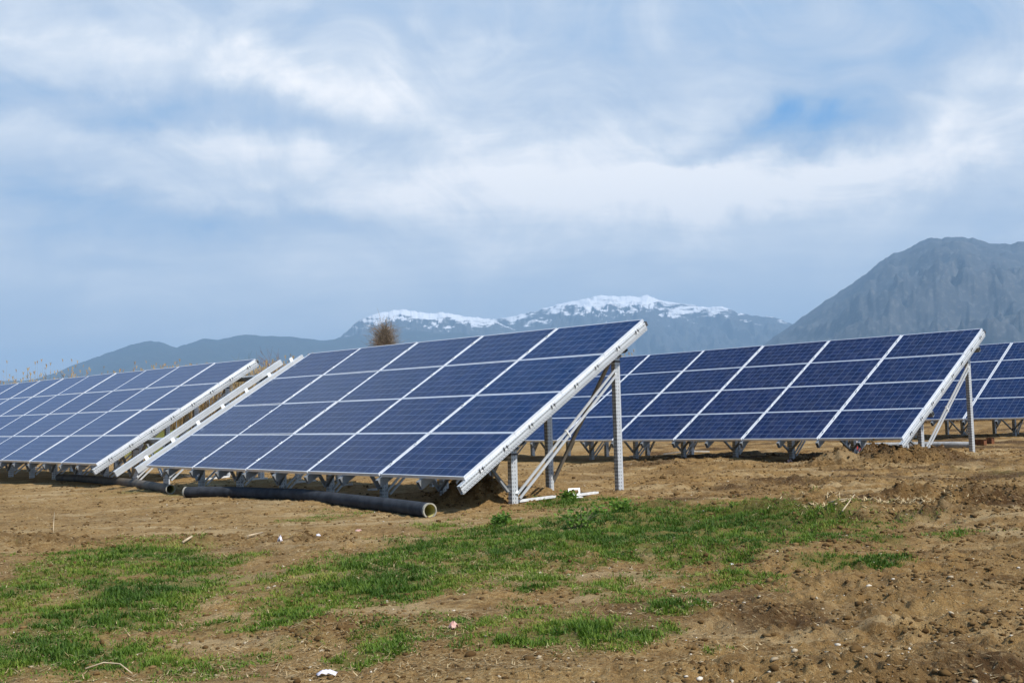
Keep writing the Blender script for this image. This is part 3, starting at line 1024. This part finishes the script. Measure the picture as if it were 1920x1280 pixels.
# middle row
Cc = Array((6.8569, 19.8567, -0.5181), -47.01, 31.10, .04, 'solar_array',
           'middle row of solar panels, behind the right end of the nearest row')
NCC = 9
for c in range(NCC):
    for r in range(4):
        Cc.module(-(c + 1) * ASP, r)
Cc.rail(-.012, end=1, hooks=True)
for k in range(1, 2 * NCC + 1):
    rl = Cc.rail(-k * ASP / 2)
    if k % 2 == 0 and k <= 10:
        Cc.clamps(-k * ASP / 2, rl)
Cc.purlin(1.08, -NCC * ASP - .05, .04); Cc.purlin(3.13, -NCC * ASP - .05, .04)
Cc.legs([-.22 - 1.385 * k for k in range(11)])

# far row
D = Array((11.7666, 29.4274, -0.3088), -46.02, 31.68, .20, 'solar_array',
          'farthest row of solar panels, at the right edge behind the middle row')
for c in range(-5, 4):
    for r in range(4):
        D.module(c * ASP, r)
for k in range(-10, 9):
    D.rail(k * ASP / 2)
D.purlin(1.08, -8.7, 6.9); D.purlin(3.13, -8.7, 6.9)
D.legs([5.02 - 1.385 * k for k in range(10)])


# ------------------------------------------------------------------ pipes and scraps
def smooth_path(pts, n=40):
    pts = np.array(pts); k = len(pts)
    t = np.linspace(0, k - 1, n); out = []
    for q in t:
        i = min(int(q), k - 2); f = q - i
        p0, p1, p2, p3 = pts[max(i - 1, 0)], pts[i], pts[i + 1], pts[min(i + 2, k - 1)]
        out.append(.5 * ((2 * p1) + (-p0 + p2) * f + (2 * p0 - 5 * p1 + 4 * p2 - p3) * f * f + (-p0 + 3 * p1 - 3 * p2 + p3) * f ** 3))
    return out


def drain_pipe(pix, rad, label, mat, name='drain_pipe', cat='pipe', group=None, ribs=.045, lift=0.0):
    c = []
    for px, py in pix:
        p = ground_at(px, py, rad)
        c.append(np.array([p[0], p[1], float(ground_h(np.array([p[0]]), np.array([p[1]]))[0]) * .4 + p[2] * .6 + rad * .95 + lift]))
    path = smooth_path(c, 8)
    L = sum(np.linalg.norm(b - a) for a, b in zip(path, path[1:]))
    path = smooth_path(c, max(30, int(L / ribs * 2)))
    root = empty(name, path[len(path) // 2] - np.array([0, 0, rad]), label, cat, group)
    off = np.array(root.location)
    n = 20
    b = MB()
    b.chain([p - off for p in path], [rad * (1.0 + (.018 if i % 2 else -.018)) for i in range(len(path))], n, cap=False)
    b.obj('pipe_wall', mat, root, weld=True)
    inn = MB()
    inn.chain([p - off for p in path], [rad * .86] * len(path), n, cap=False)
    for f in inn.f: f.reverse()
    inn.obj('pipe_lining', M['pipe_in'], root, weld=True)
    for e, sgn in ((0, -1), (len(path) - 1, 1)):
        rm = MB()
        d = path[min(e + 1, len(path) - 1)] - path[max(e - 1, 0)]; d /= np.linalg.norm(d)
        x = np.cross(d, UPV); x /= np.linalg.norm(x); y = np.cross(x, d)
        def rg(r, o): return [path[e] - off + d * o * sgn + (x * math.cos(t) + y * math.sin(t)) * r for t in np.linspace(0, 2 * math.pi, n, endpoint=False)]
        R = [rg(rad * .85, -.01), rg(rad * .85, .006), rg(rad * 1.03, .006), rg(rad * 1.03, -.03)]
        for p, q in zip(R, R[1:]):
            for k in range(n):
                j = (k + 1) % n
                fc = [p[k], p[j], q[j], q[k]]
                rm.face(fc if sgn < 0 else fc[::-1])
        rm.obj('rim', M['pipe_rim'], root)
    return root


M['pipe_rim'] = simple_mat('scuffed_pipe_rim', (.24, .23, .19), (.38, .36, .29), 12, .7)
drain_pipe([(349, 921), (400, 921), (450, 922), (505, 924), (560, 928), (650, 937), (740, 948), (806, 957)], .088,
           'long grey corrugated pipe, yellow inside, curving below the nearest panels', M['pipe'])
drain_pipe([(110, 895), (150, 897), (200, 901), (250, 907), (300, 913), (320, 916)], .080,
           'dusty brownish grey pipe lying left of the long curved pipe', M['pipe_dust'])
drain_pipe([(1590, 838), (1650, 837), (1735, 836), (1790, 836), (1823, 836)], .085, 'pale ribbed pipe lying behind the end post of the middle row', M['pale_pipe'])


def rod(p0, p1, w, h, mat, name, label, cat, group=None, lip=True, up=.0):
    p0, p1 = np.asarray(p0, float), np.asarray(p1, float)
    o3 = (p0 + p1) / 2
    d = (p1 - p0) / np.linalg.norm(p1 - p0)
    s = np.cross(d, UPV); s /= np.linalg.norm(s); t = np.cross(s, d)
    b = MB()
    Lh = np.linalg.norm(p1 - p0) / 2
    b.box(t * (h / 2 + up), (s, t, d), (w / 2, h / 2, Lh))
    if lip:
        for sg in (-1, 1):
            b.box(t * (h + .012 + up) + s * sg * (w / 2 - .003), (s, t, d), (.003, .012, Lh * .995))
    o = b.obj(name, mat)
    o.location = o3
    return tag(o, label, cat, group)


for i, (a, b, lab) in enumerate([
        ((972, 946), (1040, 936), 'white metal strip on the ground right of the nearest front post'),
        ((1085, 933), (1120, 928), 'short thin metal strip lying right of the small metal bracket'),
        ((930, 927), (956, 925), 'metal strip end lying just left of the nearest front post'),
        ((843, 922), (860, 920), 'short scrap strip lying on the dirt mound by the lowest panel corner')]):
    p, q = on_ground(*a, .02), on_ground(*b, .02)
    rod(p, q, .05, .006, M['zinc'], 'metal_strip', lab, 'metal strip')
for a, b in [((296, 893), (322, 897)), ((343, 897), (372, 899)), ((386, 902), (430, 899)), ((455, 906), (500, 901)), ((552, 908), (592, 905)), ((690, 918), (708, 917)), ((640, 912), (662, 911)),
             ((60, 878), (95, 880)), ((120, 881), (165, 883)), ((1244, 851), (1290, 850)), ((1300, 850), (1330, 849)), ((1592, 858), (1622, 856)), ((1180, 853), (1200, 852))]:
    p, q = on_ground(*a, .03), on_ground(*b, .03)
    under = 'nearest' if a[0] < 900 else 'middle'
    rod(p, q, .06, .006, M['zinc'], 'metal_strip', 'thin pale metal strip lying in the shade under the %s row of panels' % under, 'metal strip', 'metal strips under the %s row' % under)
# small square bracket
p = on_ground(1077, 936)
b = MB()
X3, Y3 = np.array([.94, .34, 0]), np.array([-.34, .94, 0])
b.box((0, 0, .012), (X3, Y3, UPV), (.10, .055, .006))
tz = np.array([0, .35, .94]); tz /= np.linalg.norm(tz)
for c, h in (((0, .05, .115), (.085, .006, .012)), ((0, .03, .045), (.085, .006, .012))):
    b.box(c, (X3, np.cross(tz, X3), tz), h)
for s in (-.075, .075):
    b.box(np.array([0, .04, .08]) + X3 * s, (X3, np.cross(tz, X3), tz), (.011, .006, .024))
o = b.obj('metal_bracket', M['zinc']); o.location = p
tag(o, 'small bright metal bracket with a square hole standing on the grass edge', 'bracket')
# rusty beams and the bag behind the middle row
p, q = on_ground(1826, 838), on_ground(1848, 838)
rod(p, q, .10, .10, M['rust'], 'rusty_beam', 'longer rusty beam stub right of the pale pipe', 'steel beam')
p, q = on_ground(1852, 834), on_ground(1862, 834)
rod(p, q, .10, .12, M['rust'], 'rusty_beam', 'short dark rusty stub farthest right of the pale pipe', 'steel beam')
pb = on_ground(1604, 849)
rt = empty('sack', pb, 'red and white sack standing in the shade under the middle row', 'sack')
for i, (zz, hz, mt, nm) in enumerate(((.13, .13, 'white', 'sack_body'), (.14, .09, 'redlab', 'printed_panel'))):
    bm = bmesh.new()
    bmesh.ops.create_cube(bm, size=1)
    bmesh.ops.subdivide_edges(bm, edges=bm.edges[:], cuts=4, use_grid_fill=True)
    rs = random.Random(7)
    for v in bm.verts:
        k = 1 - .25 * (v.co.z > .3)
        v.co = Vector((v.co.x * (.20 if i == 0 else .10) * k, v.co.y * (.12 if i == 0 else .125) * k, v.co.z * 2 * hz))
        v.co += Vector((rs.uniform(-.01, .01), rs.uniform(-.006, .006), rs.uniform(-.01, .01))) * (i == 0) + Vector((.06 * i, -.008 * i, zz))
    me = bpy.data.meshes.new(nm); bm.to_mesh(me); bm.free()
    link(nm, me, M[mt], rt)


def scrap(px, py, sx, sy, hgt, mat, name, label, cat, seed):
    """crumpled sheet with real folds and thickness"""
    rs = np.random.default_rng(seed)
    n = 9
    gx, gy = np.meshgrid(np.linspace(-1, 1, n), np.linspace(-1, 1, n))
    X = gx * sx * (1 + .3 * (rs.random((n, n)) - .5)); Y = gy * sy * (1 + .3 * (rs.random((n, n)) - .5))
    Z = hgt * np.clip(1.1 - .55 * (gx ** 2 + gy ** 2) + .9 * (rs.random((n, n)) - .5), 0.02, 2)
    V = np.stack([X.ravel(), Y.ravel(), Z.ravel()], 1)
    Q = [(j * n + i, j * n + i + 1, (j + 1) * n + i + 1, (j + 1) * n + i) for j in range(n - 1) for i in range(n - 1)]
    me = fast_mesh(name, V, Q)
    o = link(name, me, mat)
    md = o.modifiers.new('thickness', 'SOLIDIFY'); md.thickness = .003
    o.location = on_ground(px, py, .004)
    o.rotation_euler.z = seed
    return tag(o, label, cat)


scrap(614, 1267, .05, .025, .02, M['paper'], 'plastic_scrap', 'crumpled whitish lilac plastic scrap on the soil at the bottom of the picture', 'litter', 3)
scrap(597, 1007, .04, .02, .02, M['paper'], 'paper_scrap', 'crumpled white paper scrap below the middle of the long pipe', 'litter', 5)
scrap(672, 995, .08, .035, .02, M['pink'], 'pink_wrapper', 'faded pink wrapper lying on the straw below the long pipe', 'litter', 8)
scrap(525, 1012, .02, .015, .05, M['paper'], 'paper_scrap', 'tiny upright white scrap left of the crumpled paper', 'litter', 9)
scrap(850, 1190, .025, .025, .03, M['pink'], 'pink_wrapper', 'tiny pink scrap among the lower grass', 'litter', 12)
scrap(1481, 866, .06, .04, .07, M['pink'], 'pink_wrapper', 'small red and white scrap on the soil edge before the middle row', 'litter', 13)
scrap(1372, 1051, .03, .015, .012, M['white'], 'paper_scrap', 'flat white scrap in the grass right of centre', 'litter', 14)


def stick(pts, r, label, name='stick'):
    c = [on_ground(px, py, u) for px, py, u in pts]
    o3 = c[0].copy()
    b = MB(); b.chain([p - o3 for p in c], [r * (1 - .5 * i / len(c)) for i in range(len(c))], 6)
    o = b.obj(name, M['stick'], weld=True); o.location = o3
    return tag(o, label, 'stick')


stick([(465, 1010, .03), (492, 1002, .03)], .012, 'short pale stick on the straw below the long pipe')
stick([(342, 1017, .02), (360, 1014, .03)], .014, 'stubby pale stick left of the other sticks below the pipe')
stick([(160, 1258, .03), (195, 1252, .04), (225, 1253, .03), (248, 1262, .02)], .005, 'long bent pale stick in the grass at lower left')
stick([(100, 998, .0), (101, 994, .10), (102, 990, .18)], .004, 'dry stalk standing upright on bare soil at far left')
for (a, bb, lab) in (((1551, 962, .05), (1612, 958, .07), 'upper pale branch of the twig heap right of the grass strip'),
                     ((1566, 968, .03), (1600, 956, .14), 'steepest pale branch crossing the twig heap'),
                     ((1580, 972, .03), (1604, 961, .10), 'lowest pale branch of the twig heap'),
                     ((1553, 964, .03), (1590, 966, .06), 'nearly level pale branch at the front of the twig heap')):
    stick([a, bb], .008, lab)


# ------------------------------------------------------------------ scattered stuff: clods, pebbles, straw, grass
RG = np.random.default_rng(12)


def pieces(name, pts, rad, rnd, mat, label, cat, flat=.65, sub=1):
    bm = bmesh.new(); bmesh.ops.create_icosphere(bm, subdivisions=sub, radius=1.0)
    bm.verts.ensure_lookup_table()
    v0 = np.array([v.co[:] for v in bm.verts]); f0 = np.array([[v.index for v in f.verts] for f in bm.faces]); bm.free()
    N, K = len(pts), len(v0)
    sc = 1 + .75 * (RG.random((N, K, 1)) - .5)
    an = RG.random(N) * 6.283
    ca, sa = np.cos(an), np.sin(an)
    asp = np.stack([1 + .5 * RG.random(N), .7 + .4 * RG.random(N), flat * (.7 + .6 * RG.random(N))], 1)
    v = v0[None] * sc * asp[:, None, :] * rad[:, None, None]
    x = v[..., 0] * ca[:, None] - v[..., 1] * sa[:, None]
    y = v[..., 0] * sa[:, None] + v[..., 1] * ca[:, None]
    V = np.stack([x, y, v[..., 2]], -1) + pts[:, None, :]
    T = (f0[None] + (np.arange(N) * K)[:, None, None]).reshape(-1, 3)
    me = fast_mesh(name, V.reshape(-1, 3), None, T)
    at = me.attributes.new('rnd', 'FLOAT', 'POINT')
    at.data.foreach_set('value', np.repeat(rnd, K).astype(np.float32))
    o = link(name, me, mat)
    return tag(o, label, cat, kind='stuff')


def scatter(n, y0, y1, dens, power=1.0):
    """points in the field in front of the viewer"""
    out = []
    tot = 0
    while tot < n:
        m = n * 3
        r = y0 * (y1 / y0) ** (RG.random(m) ** power)
        th = np.radians(RG.uniform(-31, 31, m))
        x, y = r * np.sin(th), r * np.cos(th)
        k = RG.random(m) < dens(x, y)
        out.append(np.stack([x[k], y[k]], 1)); tot += int(k.sum())
    P = np.concatenate(out)[:n]
    return np.column_stack([P, ground_h(P[:, 0], P[:, 1])])


def clod_d(x, y):
    d = .10 + .9 * soil_zone(x, y) * sst(fbm(x / .9, y / .6, 4, 201), .42, .62) + .25 * sst(fbm(x / .5, y / .5, 3, 203), .55, .7)
    for mx, my, h, rx, ry, lump in MOUNDS:
        if lump > 1.1:
            d = d + 1.2 * np.exp(-(((x - mx) / rx) ** 2 + ((y - my) / ry) ** 2) * .9)
    return np.clip(d, 0, 1) * (1 - .85 * grass_density(x, y))


P = scatter(20000, 4.6, 26, clod_d)
rad = np.minimum(.006 + .012 * RG.random(len(P)) ** 2 + .020 * (RG.random(len(P)) ** 14), .034) * (.7 + .03 * np.clip(P[:, 1], 4, 26))
EXT, EXR = [], []
for mx, my, h, rx, ry, lump in MOUNDS:
    if lump > 1.35:
        if h < .14: continue
        k = 420
        xy = RG.normal(size=(k, 2)) * np.array([rx, ry]) * .62 + np.array([mx, my])
        EXT.append(np.column_stack([xy, ground_h(xy[:, 0], xy[:, 1])])); EXR.append(.006 + .026 * RG.random(k) ** 3)
P = np.concatenate([P] + EXT); rad = np.concatenate([rad] + EXR)
P[:, 2] += rad * .15
pieces('soil_clods', P, rad, RG.random(len(P)), M['clod'], 'crumbs and clods of brown soil scattered over the churned ground', 'soil clods')
P = scatter(1500, 4.8, 26, lambda x, y: np.clip(.25 + .7 * soil_zone(x, y), 0, 1) * (1 - .6 * grass_density(x, y)))
rad = .004 + .008 * RG.random(len(P)) ** 2 + .012 * RG.random(len(P)) ** 12
P[:, 2] += rad * .3
pieces('pebbles', P, rad, RG.random(len(P)), M['pebble'], 'small pale stones and chalky crumbs strewn over the soil', 'pebbles')


def strips(name, pts, ln, wd, lean, az, bend, rnd, mat, label, cat):
    """thin blades: four points up each side, bent over"""
    N = len(pts)
    d = np.stack([np.cos(az), np.sin(az)], 1)
    s = np.stack([-np.sin(az), np.cos(az)], 1)
    V = np.zeros((N, 5, 3))
    for k, t in enumerate((0.0, .55, 1.0)):
        hz = ln * (np.sin(lean) * t + bend * t * t)
        vt = ln * np.cos(lean) * t * (1 - .35 * np.abs(bend) * t)
        c = np.column_stack([pts[:, :2] + d * hz[:, None], pts[:, 2] + vt])
        w = wd * (1, .8, 0)[k] * .5
        if k < 2:
            V[:, 2 * k, :] = c - np.column_stack([s * w[:, None], np.zeros(N)])
            V[:, 2 * k + 1, :] = c + np.column_stack([s * w[:, None], np.zeros(N)])
        else:
            V[:, 4, :] = c
    b = (np.arange(N) * 5)[:, None]
    Q = b + np.array([[0, 1, 3, 2]])
    T = b + np.array([[2, 3, 4]])
    me = fast_mesh(name, V.reshape(-1, 3), Q, T)
    at = me.attributes.new('rnd', 'FLOAT', 'POINT')
    at.data.foreach_set('value', np.repeat(rnd, 5).astype(np.float32))
    return tag(link(name, me, mat), label, cat, kind='stuff')


P = scatter(175000, 4.7, 17.5, lambda x, y: np.minimum(grass_density(x, y), .62) / .62 * np.clip(4.5 * (fbm(x / .10, y / .10, 3, 301) - .40), .05, 1), .9)
P[:, 2] -= .006
N = len(P)
tall = .6 + .8 * fbm(P[:, 0] / .5, P[:, 1] / .5, 3, 303)
ln = (.016 + .048 * RG.random(N) ** 2.0) * tall * (.6 + .5 * grass_density(P[:, 0], P[:, 1]))
strips('grass', P, ln, .0045 + .0035 * RG.random(N) + .00025 * P[:, 1], RG.uniform(.0, .75, N), RG.random(N) * 6.283, RG.uniform(.0, .6, N),
       np.clip(.50 * RG.random(N) + .95 * (fbm(P[:, 0] / .5, P[:, 1] / .5, 3, 307) - .40) + .45 * (1 - grass_density(P[:, 0], P[:, 1])) - .22, 0, 1), M['grass'], 'patchy short green grass spread over the brown field', 'grass')


def straw_d(x, y):
    return np.clip((1 - soil_zone(x, y)) * sst(fbm(x / 1.1, y / .7, 4, 401), .36, .60) + .10, 0, 1)


P = scatter(24000, 4.7, 20, straw_d)
N = len(P)
P[:, 2] += .008
strips('straw_litter', P, .02 + .07 * RG.random(N) ** 2.5, .002 + .003 * RG.random(N) + .0002 * P[:, 1], np.full(N, 1.45) + RG.uniform(-.16, .10, N), RG.random(N) * 6.283, RG.uniform(-.05, .05, N),
       RG.random(N), M['straw'], 'dry straw bits littering the trampled ground', 'straw')
# pale heap of chopped straw beside the twig heap, and chips by the end post of the middle row
Q1, Q2 = ground_at(1640, 955), ground_at(1815, 853)
PP = []
for q, n, rx, ry in ((Q1, 1500, .75, .45), (Q2, 500, .45, .35)):
    xy = RG.normal(size=(n, 2)) * np.array([rx, ry]) * .5 + q[:2]
    PP.append(np.column_stack([xy, ground_h(xy[:, 0], xy[:, 1]) + .012]))
P = np.concatenate(PP); N = len(P)
strips('chopped_straw', P, .03 + .08 * RG.random(N), .007 + .007 * RG.random(N), np.full(N, 1.35) + RG.uniform(-.3, .15, N), RG.random(N) * 6.283, np.zeros(N), .5 + .5 * RG.random(N),
       M['straw'], 'pale chopped straw spilled beside the twig heap and the end post of the middle row', 'straw')


# leafy weed at the edge of the grass
def weed(px, py, size, label, seed):
    rs = np.random.default_rng(seed)
    o3 = on_ground(px, py)
    root = empty('weed', o3, label, 'plant')
    st = MB(); V, Qd, rn = [], [], []
    for k in range(34):
        a, l = rs.random() * 6.283, size * (.5 + .6 * rs.random())
        tip = np.array([math.cos(a) * l * .75, math.sin(a) * l * .75, l * (.35 + .6 * rs.random())])
        st.chain([(0, 0, -.02), tip * np.array([.45, .45, .65]), tip], [.004, .003, .001], 4)
        for q in range(9):
            c = tip * (.45 + .6 * rs.random()) + rs.normal(size=3) * .025
            c[2] = max(c[2], .02)
            d = rs.normal(size=3); d[2] = abs(d[2]) * .5; d /= np.linalg.norm(d)
            s = np.cross(d, rs.normal(size=3)); s /= np.linalg.norm(s)
            L = .035 + .03 * rs.random()
            b = len(V)
            V += [c, c + d * L * .5 + s * L * .28, c + d * L, c + d * L * .5 - s * L * .28]
            Qd.append((b, b + 1, b + 2, b + 3)); rn += [rs.random()] * 4
    st.obj('stem', M['greentwig'], root)
    me = fast_mesh('leaves', np.array(V), Qd)
    me.attributes.new('rnd', 'FLOAT', 'POINT').data.foreach_set('value', np.array(rn, np.float32))
    link('leaves', me, M['weed'], root)


weed(1090, 988, .30, 'bushy bright green weed at the left end of the grass strip', 3)
weed(1066, 941, .12, 'low dark green weed behind the small metal bracket', 5)
weed(940, 985, .13, 'small green weed on the bare soil below the nearest front post', 6)
weed(1165, 962, .16, 'spreading green weed right of the bushiest weed', 7)


# ------------------------------------------------------------------ reeds, shrubs and the bare tree beyond
def reed_bed():
    N = 9000
    x = RG.uniform(-34, 46, N)
    y = 50.5 + RG.normal(size=N) * 1.6 - .02 * x
    right = x > 5
    y = np.where(right, 51 + RG.normal(size=N) * 1.2, y)
    g0 = base_h(x, y)
    h = 2.15 + .8 * fbm(x / 3, y / 3, 3, 501) + .5 * RG.random(N)
    h = np.where(right, 2.1 + .6 * RG.random(N) + .75 * sst(x, 19, 22), h)
    h = np.where((x > -28) & (x < -16), h - .55 + 1.10 * (RG.random(N) ** 9), h)
    P = np.column_stack([x, y, g0 - .05])
    az = RG.random(N) * 6.283
    d = np.stack([np.cos(az), np.sin(az)], 1)
    lean = .10 * RG.random(N)
    V, T, Q, rn = [], [], [], []
    b = 0
    w = .010 + .008 * RG.random(N)
    rr = RG.random(N)
    tip = np.column_stack([P[:, :2] + d * (h * lean)[:, None], P[:, 2] + h])
    tris = []
    s = np.stack([-d[:, 1], d[:, 0]], 1)
    for qd in (s, d):
        o = np.column_stack([qd * w[:, None], np.zeros(N)])
        V += [P - o, P + o, tip]
    # seed plumes and leaves
    for k in range(4):
        f = RG.random(N) * .65 + .2
        c = P + (tip - P) * f[:, None]
        a2 = RG.random(N) * 6.283
        L = .35 + .35 * RG.random(N)
        e = c + np.column_stack([np.cos(a2) * L * .6, np.sin(a2) * L * .6, L * .55])
        o = np.column_stack([-np.sin(a2) * .016, np.cos(a2) * .016, np.zeros(N)])
        V += [c - o, c + o, e]
    for k in range(3):
        a2 = RG.random(N) * 6.283
        L = .12 + .10 * RG.random(N)
        c = tip - np.column_stack([np.zeros((N, 2)), L])
        e = tip + np.column_stack([np.cos(a2) * .05, np.sin(a2) * .05, np.zeros(N)])
        o = np.column_stack([-np.sin(a2) * .03, np.cos(a2) * .03, np.zeros(N)])
        V += [c, tip - o * .3 + np.column_stack([np.zeros((N, 2)), -L * .4]) + o, e]
    m = len(V) // 3
    V = np.stack(V, 1).reshape(-1, 3)
    T = np.arange(len(V)).reshape(-1, 3)
    me = fast_mesh('reeds', V, None, T)
    rnd = np.repeat(rr[:, None], m * 3, 1)
    rnd = rnd * .8
    rnd[:, -9:] = .80 + .25 * RG.random((N, 1))
    me.attributes.new('rnd', 'FLOAT', 'POINT').data.foreach_set('value', rnd.astype(np.float32).ravel())
    tag(link('reeds', me, M['reed']), 'tall dry tan reeds with feathery tips growing behind the panels', 'reeds', kind='stuff')


reed_bed()


def woody(name, label, cat, base, height, width, nb, mat, seed, trunk=True, upright=.8, rtw=.012, group=None):
    """bare branching plant: trunk with limbs, crown of fine twigs"""
    rs = np.random.default_rng(seed)
    root = empty(name, base, label, cat, group)
    tr, cr = MB(), MB()
    ends = []
    tb = height * (.42 if trunk else .06)
    if trunk:
        tr.chain([(0, 0, -.4), (.03, 0, tb * .5), (0, .05, tb)], [height * .02, height * .016, height * .012], 7)
    for k in range(nb):
        a = rs.random() * 6.283
        rr = width * .5 * math.sqrt(rs.random())
        z1 = tb + (height - tb) * (.45 + .55 * math.sqrt(max(0.0, 1 - (rr / (width * .56)) ** 2)) * (.8 + .2 * rs.random()))
        p0 = np.array([0, 0, tb * (.75 + .3 * rs.random())]) if trunk else np.array([rs.normal() * .15 * width, rs.normal() * .15 * width, -.1])
        p2 = np.array([math.cos(a) * rr, math.sin(a) * rr, z1])
        p1 = p0 * .5 + p2 * .5 + np.array([math.cos(a), math.sin(a), -.3]) * rr * (1 - upright)
        (tr if trunk else cr).chain([p0, p1, p2], [rtw * 2.6, rtw * 1.8, rtw * .6], 4, cap=False)
        for q in range(9):
            t = .3 + .7 * rs.random()
            c = p0 + (p2 - p0) * t
            d = rs.normal(size=3) * np.array([1, 1, .5]) + np.array([math.cos(a) * .6, math.sin(a) * .6, 1.1])
            d /= np.linalg.norm(d)
            L = (height - tb) * (.10 + .18 * rs.random())
            e = c + d * L
            cr.chain([c, c + d * L * .5 + rs.normal(size=3) * L * .08, e], [rtw, rtw * .8, rtw * .3], 3, cap=False)
            for s in range(3):
                c2 = c + (e - c) * rs.random()
                d2 = d + rs.normal(size=3) * .7
                d2 /= np.linalg.norm(d2)
                cr.chain([c2, c2 + d2 * L * .5], [rtw * .7, rtw * .25], 3, cap=False)
    if trunk:
        tr.obj('trunk', M['bark'], root)
    cr.obj('crown', mat, root)
    return root


def stand(px, dist):
    d = ray(px, 780); k = dist / math.hypot(d[0], d[1])
    x, y = d[0] * k, d[1] * k
    return np.array([x, y, float(base_h(x, y))])


woody('bare_tree', 'leafless round topped brown tree rising beyond the nearest panels', 'tree', stand(723, 118), 11.2, 1.15, 150, M['twig'], 21, True, .9, .017)
woody('shrub', 'low reddish shrub at the left foot of the bare tree', 'shrub', stand(711, 116), 9.0, 1.9, 22, M['redtwig'], 22, False, .8, .014)
woody('shrub', 'bare shrub with greenish buds behind the top end of the left panel block', 'shrub', stand(457, 70), 4.75, 1.2, 30, M['greentwig'], 23, False, .8, .010)
woody('shrub', 'reddish bare shrub seen between the bare white rails', 'shrub', stand(507, 72), 5.2, 1.3, 30, M['redtwig'], 24, False, .8, .011)

# ------------------------------------------------------------------ air
hz = MB()
hz.box((0, 0, (1790 - 9) / 2), ((1, 0, 0), (0, 1, 0), (0, 0, 1)), (26000, 26000, (1790 + 9) / 2))
ho = hz.mesh('haze', weld=True)
hm = bpy.data.materials.new('haze_air')
hm.use_nodes = True
g = NT(hm.node_tree)
pv = g.n('ShaderNodeVolumePrincipled')
pv.inputs['Color'].default_value = (.42, .66, .94, 1)
pv.inputs['Density'].default_value = 8.0e-5
pv.inputs['Anisotropy'].default_value = 0.0
ou = g.n('ShaderNodeOutputMaterial')
g.l(pv.outputs[0], ou.inputs['Volume'])
hob = link('haze', ho, hm)
tag(hob, kind='stuff', label='thin blue air haze over the far hills', cat='haze')
SC.cycles.volume_bounces = 0
SC.cycles.max_bounces = 6
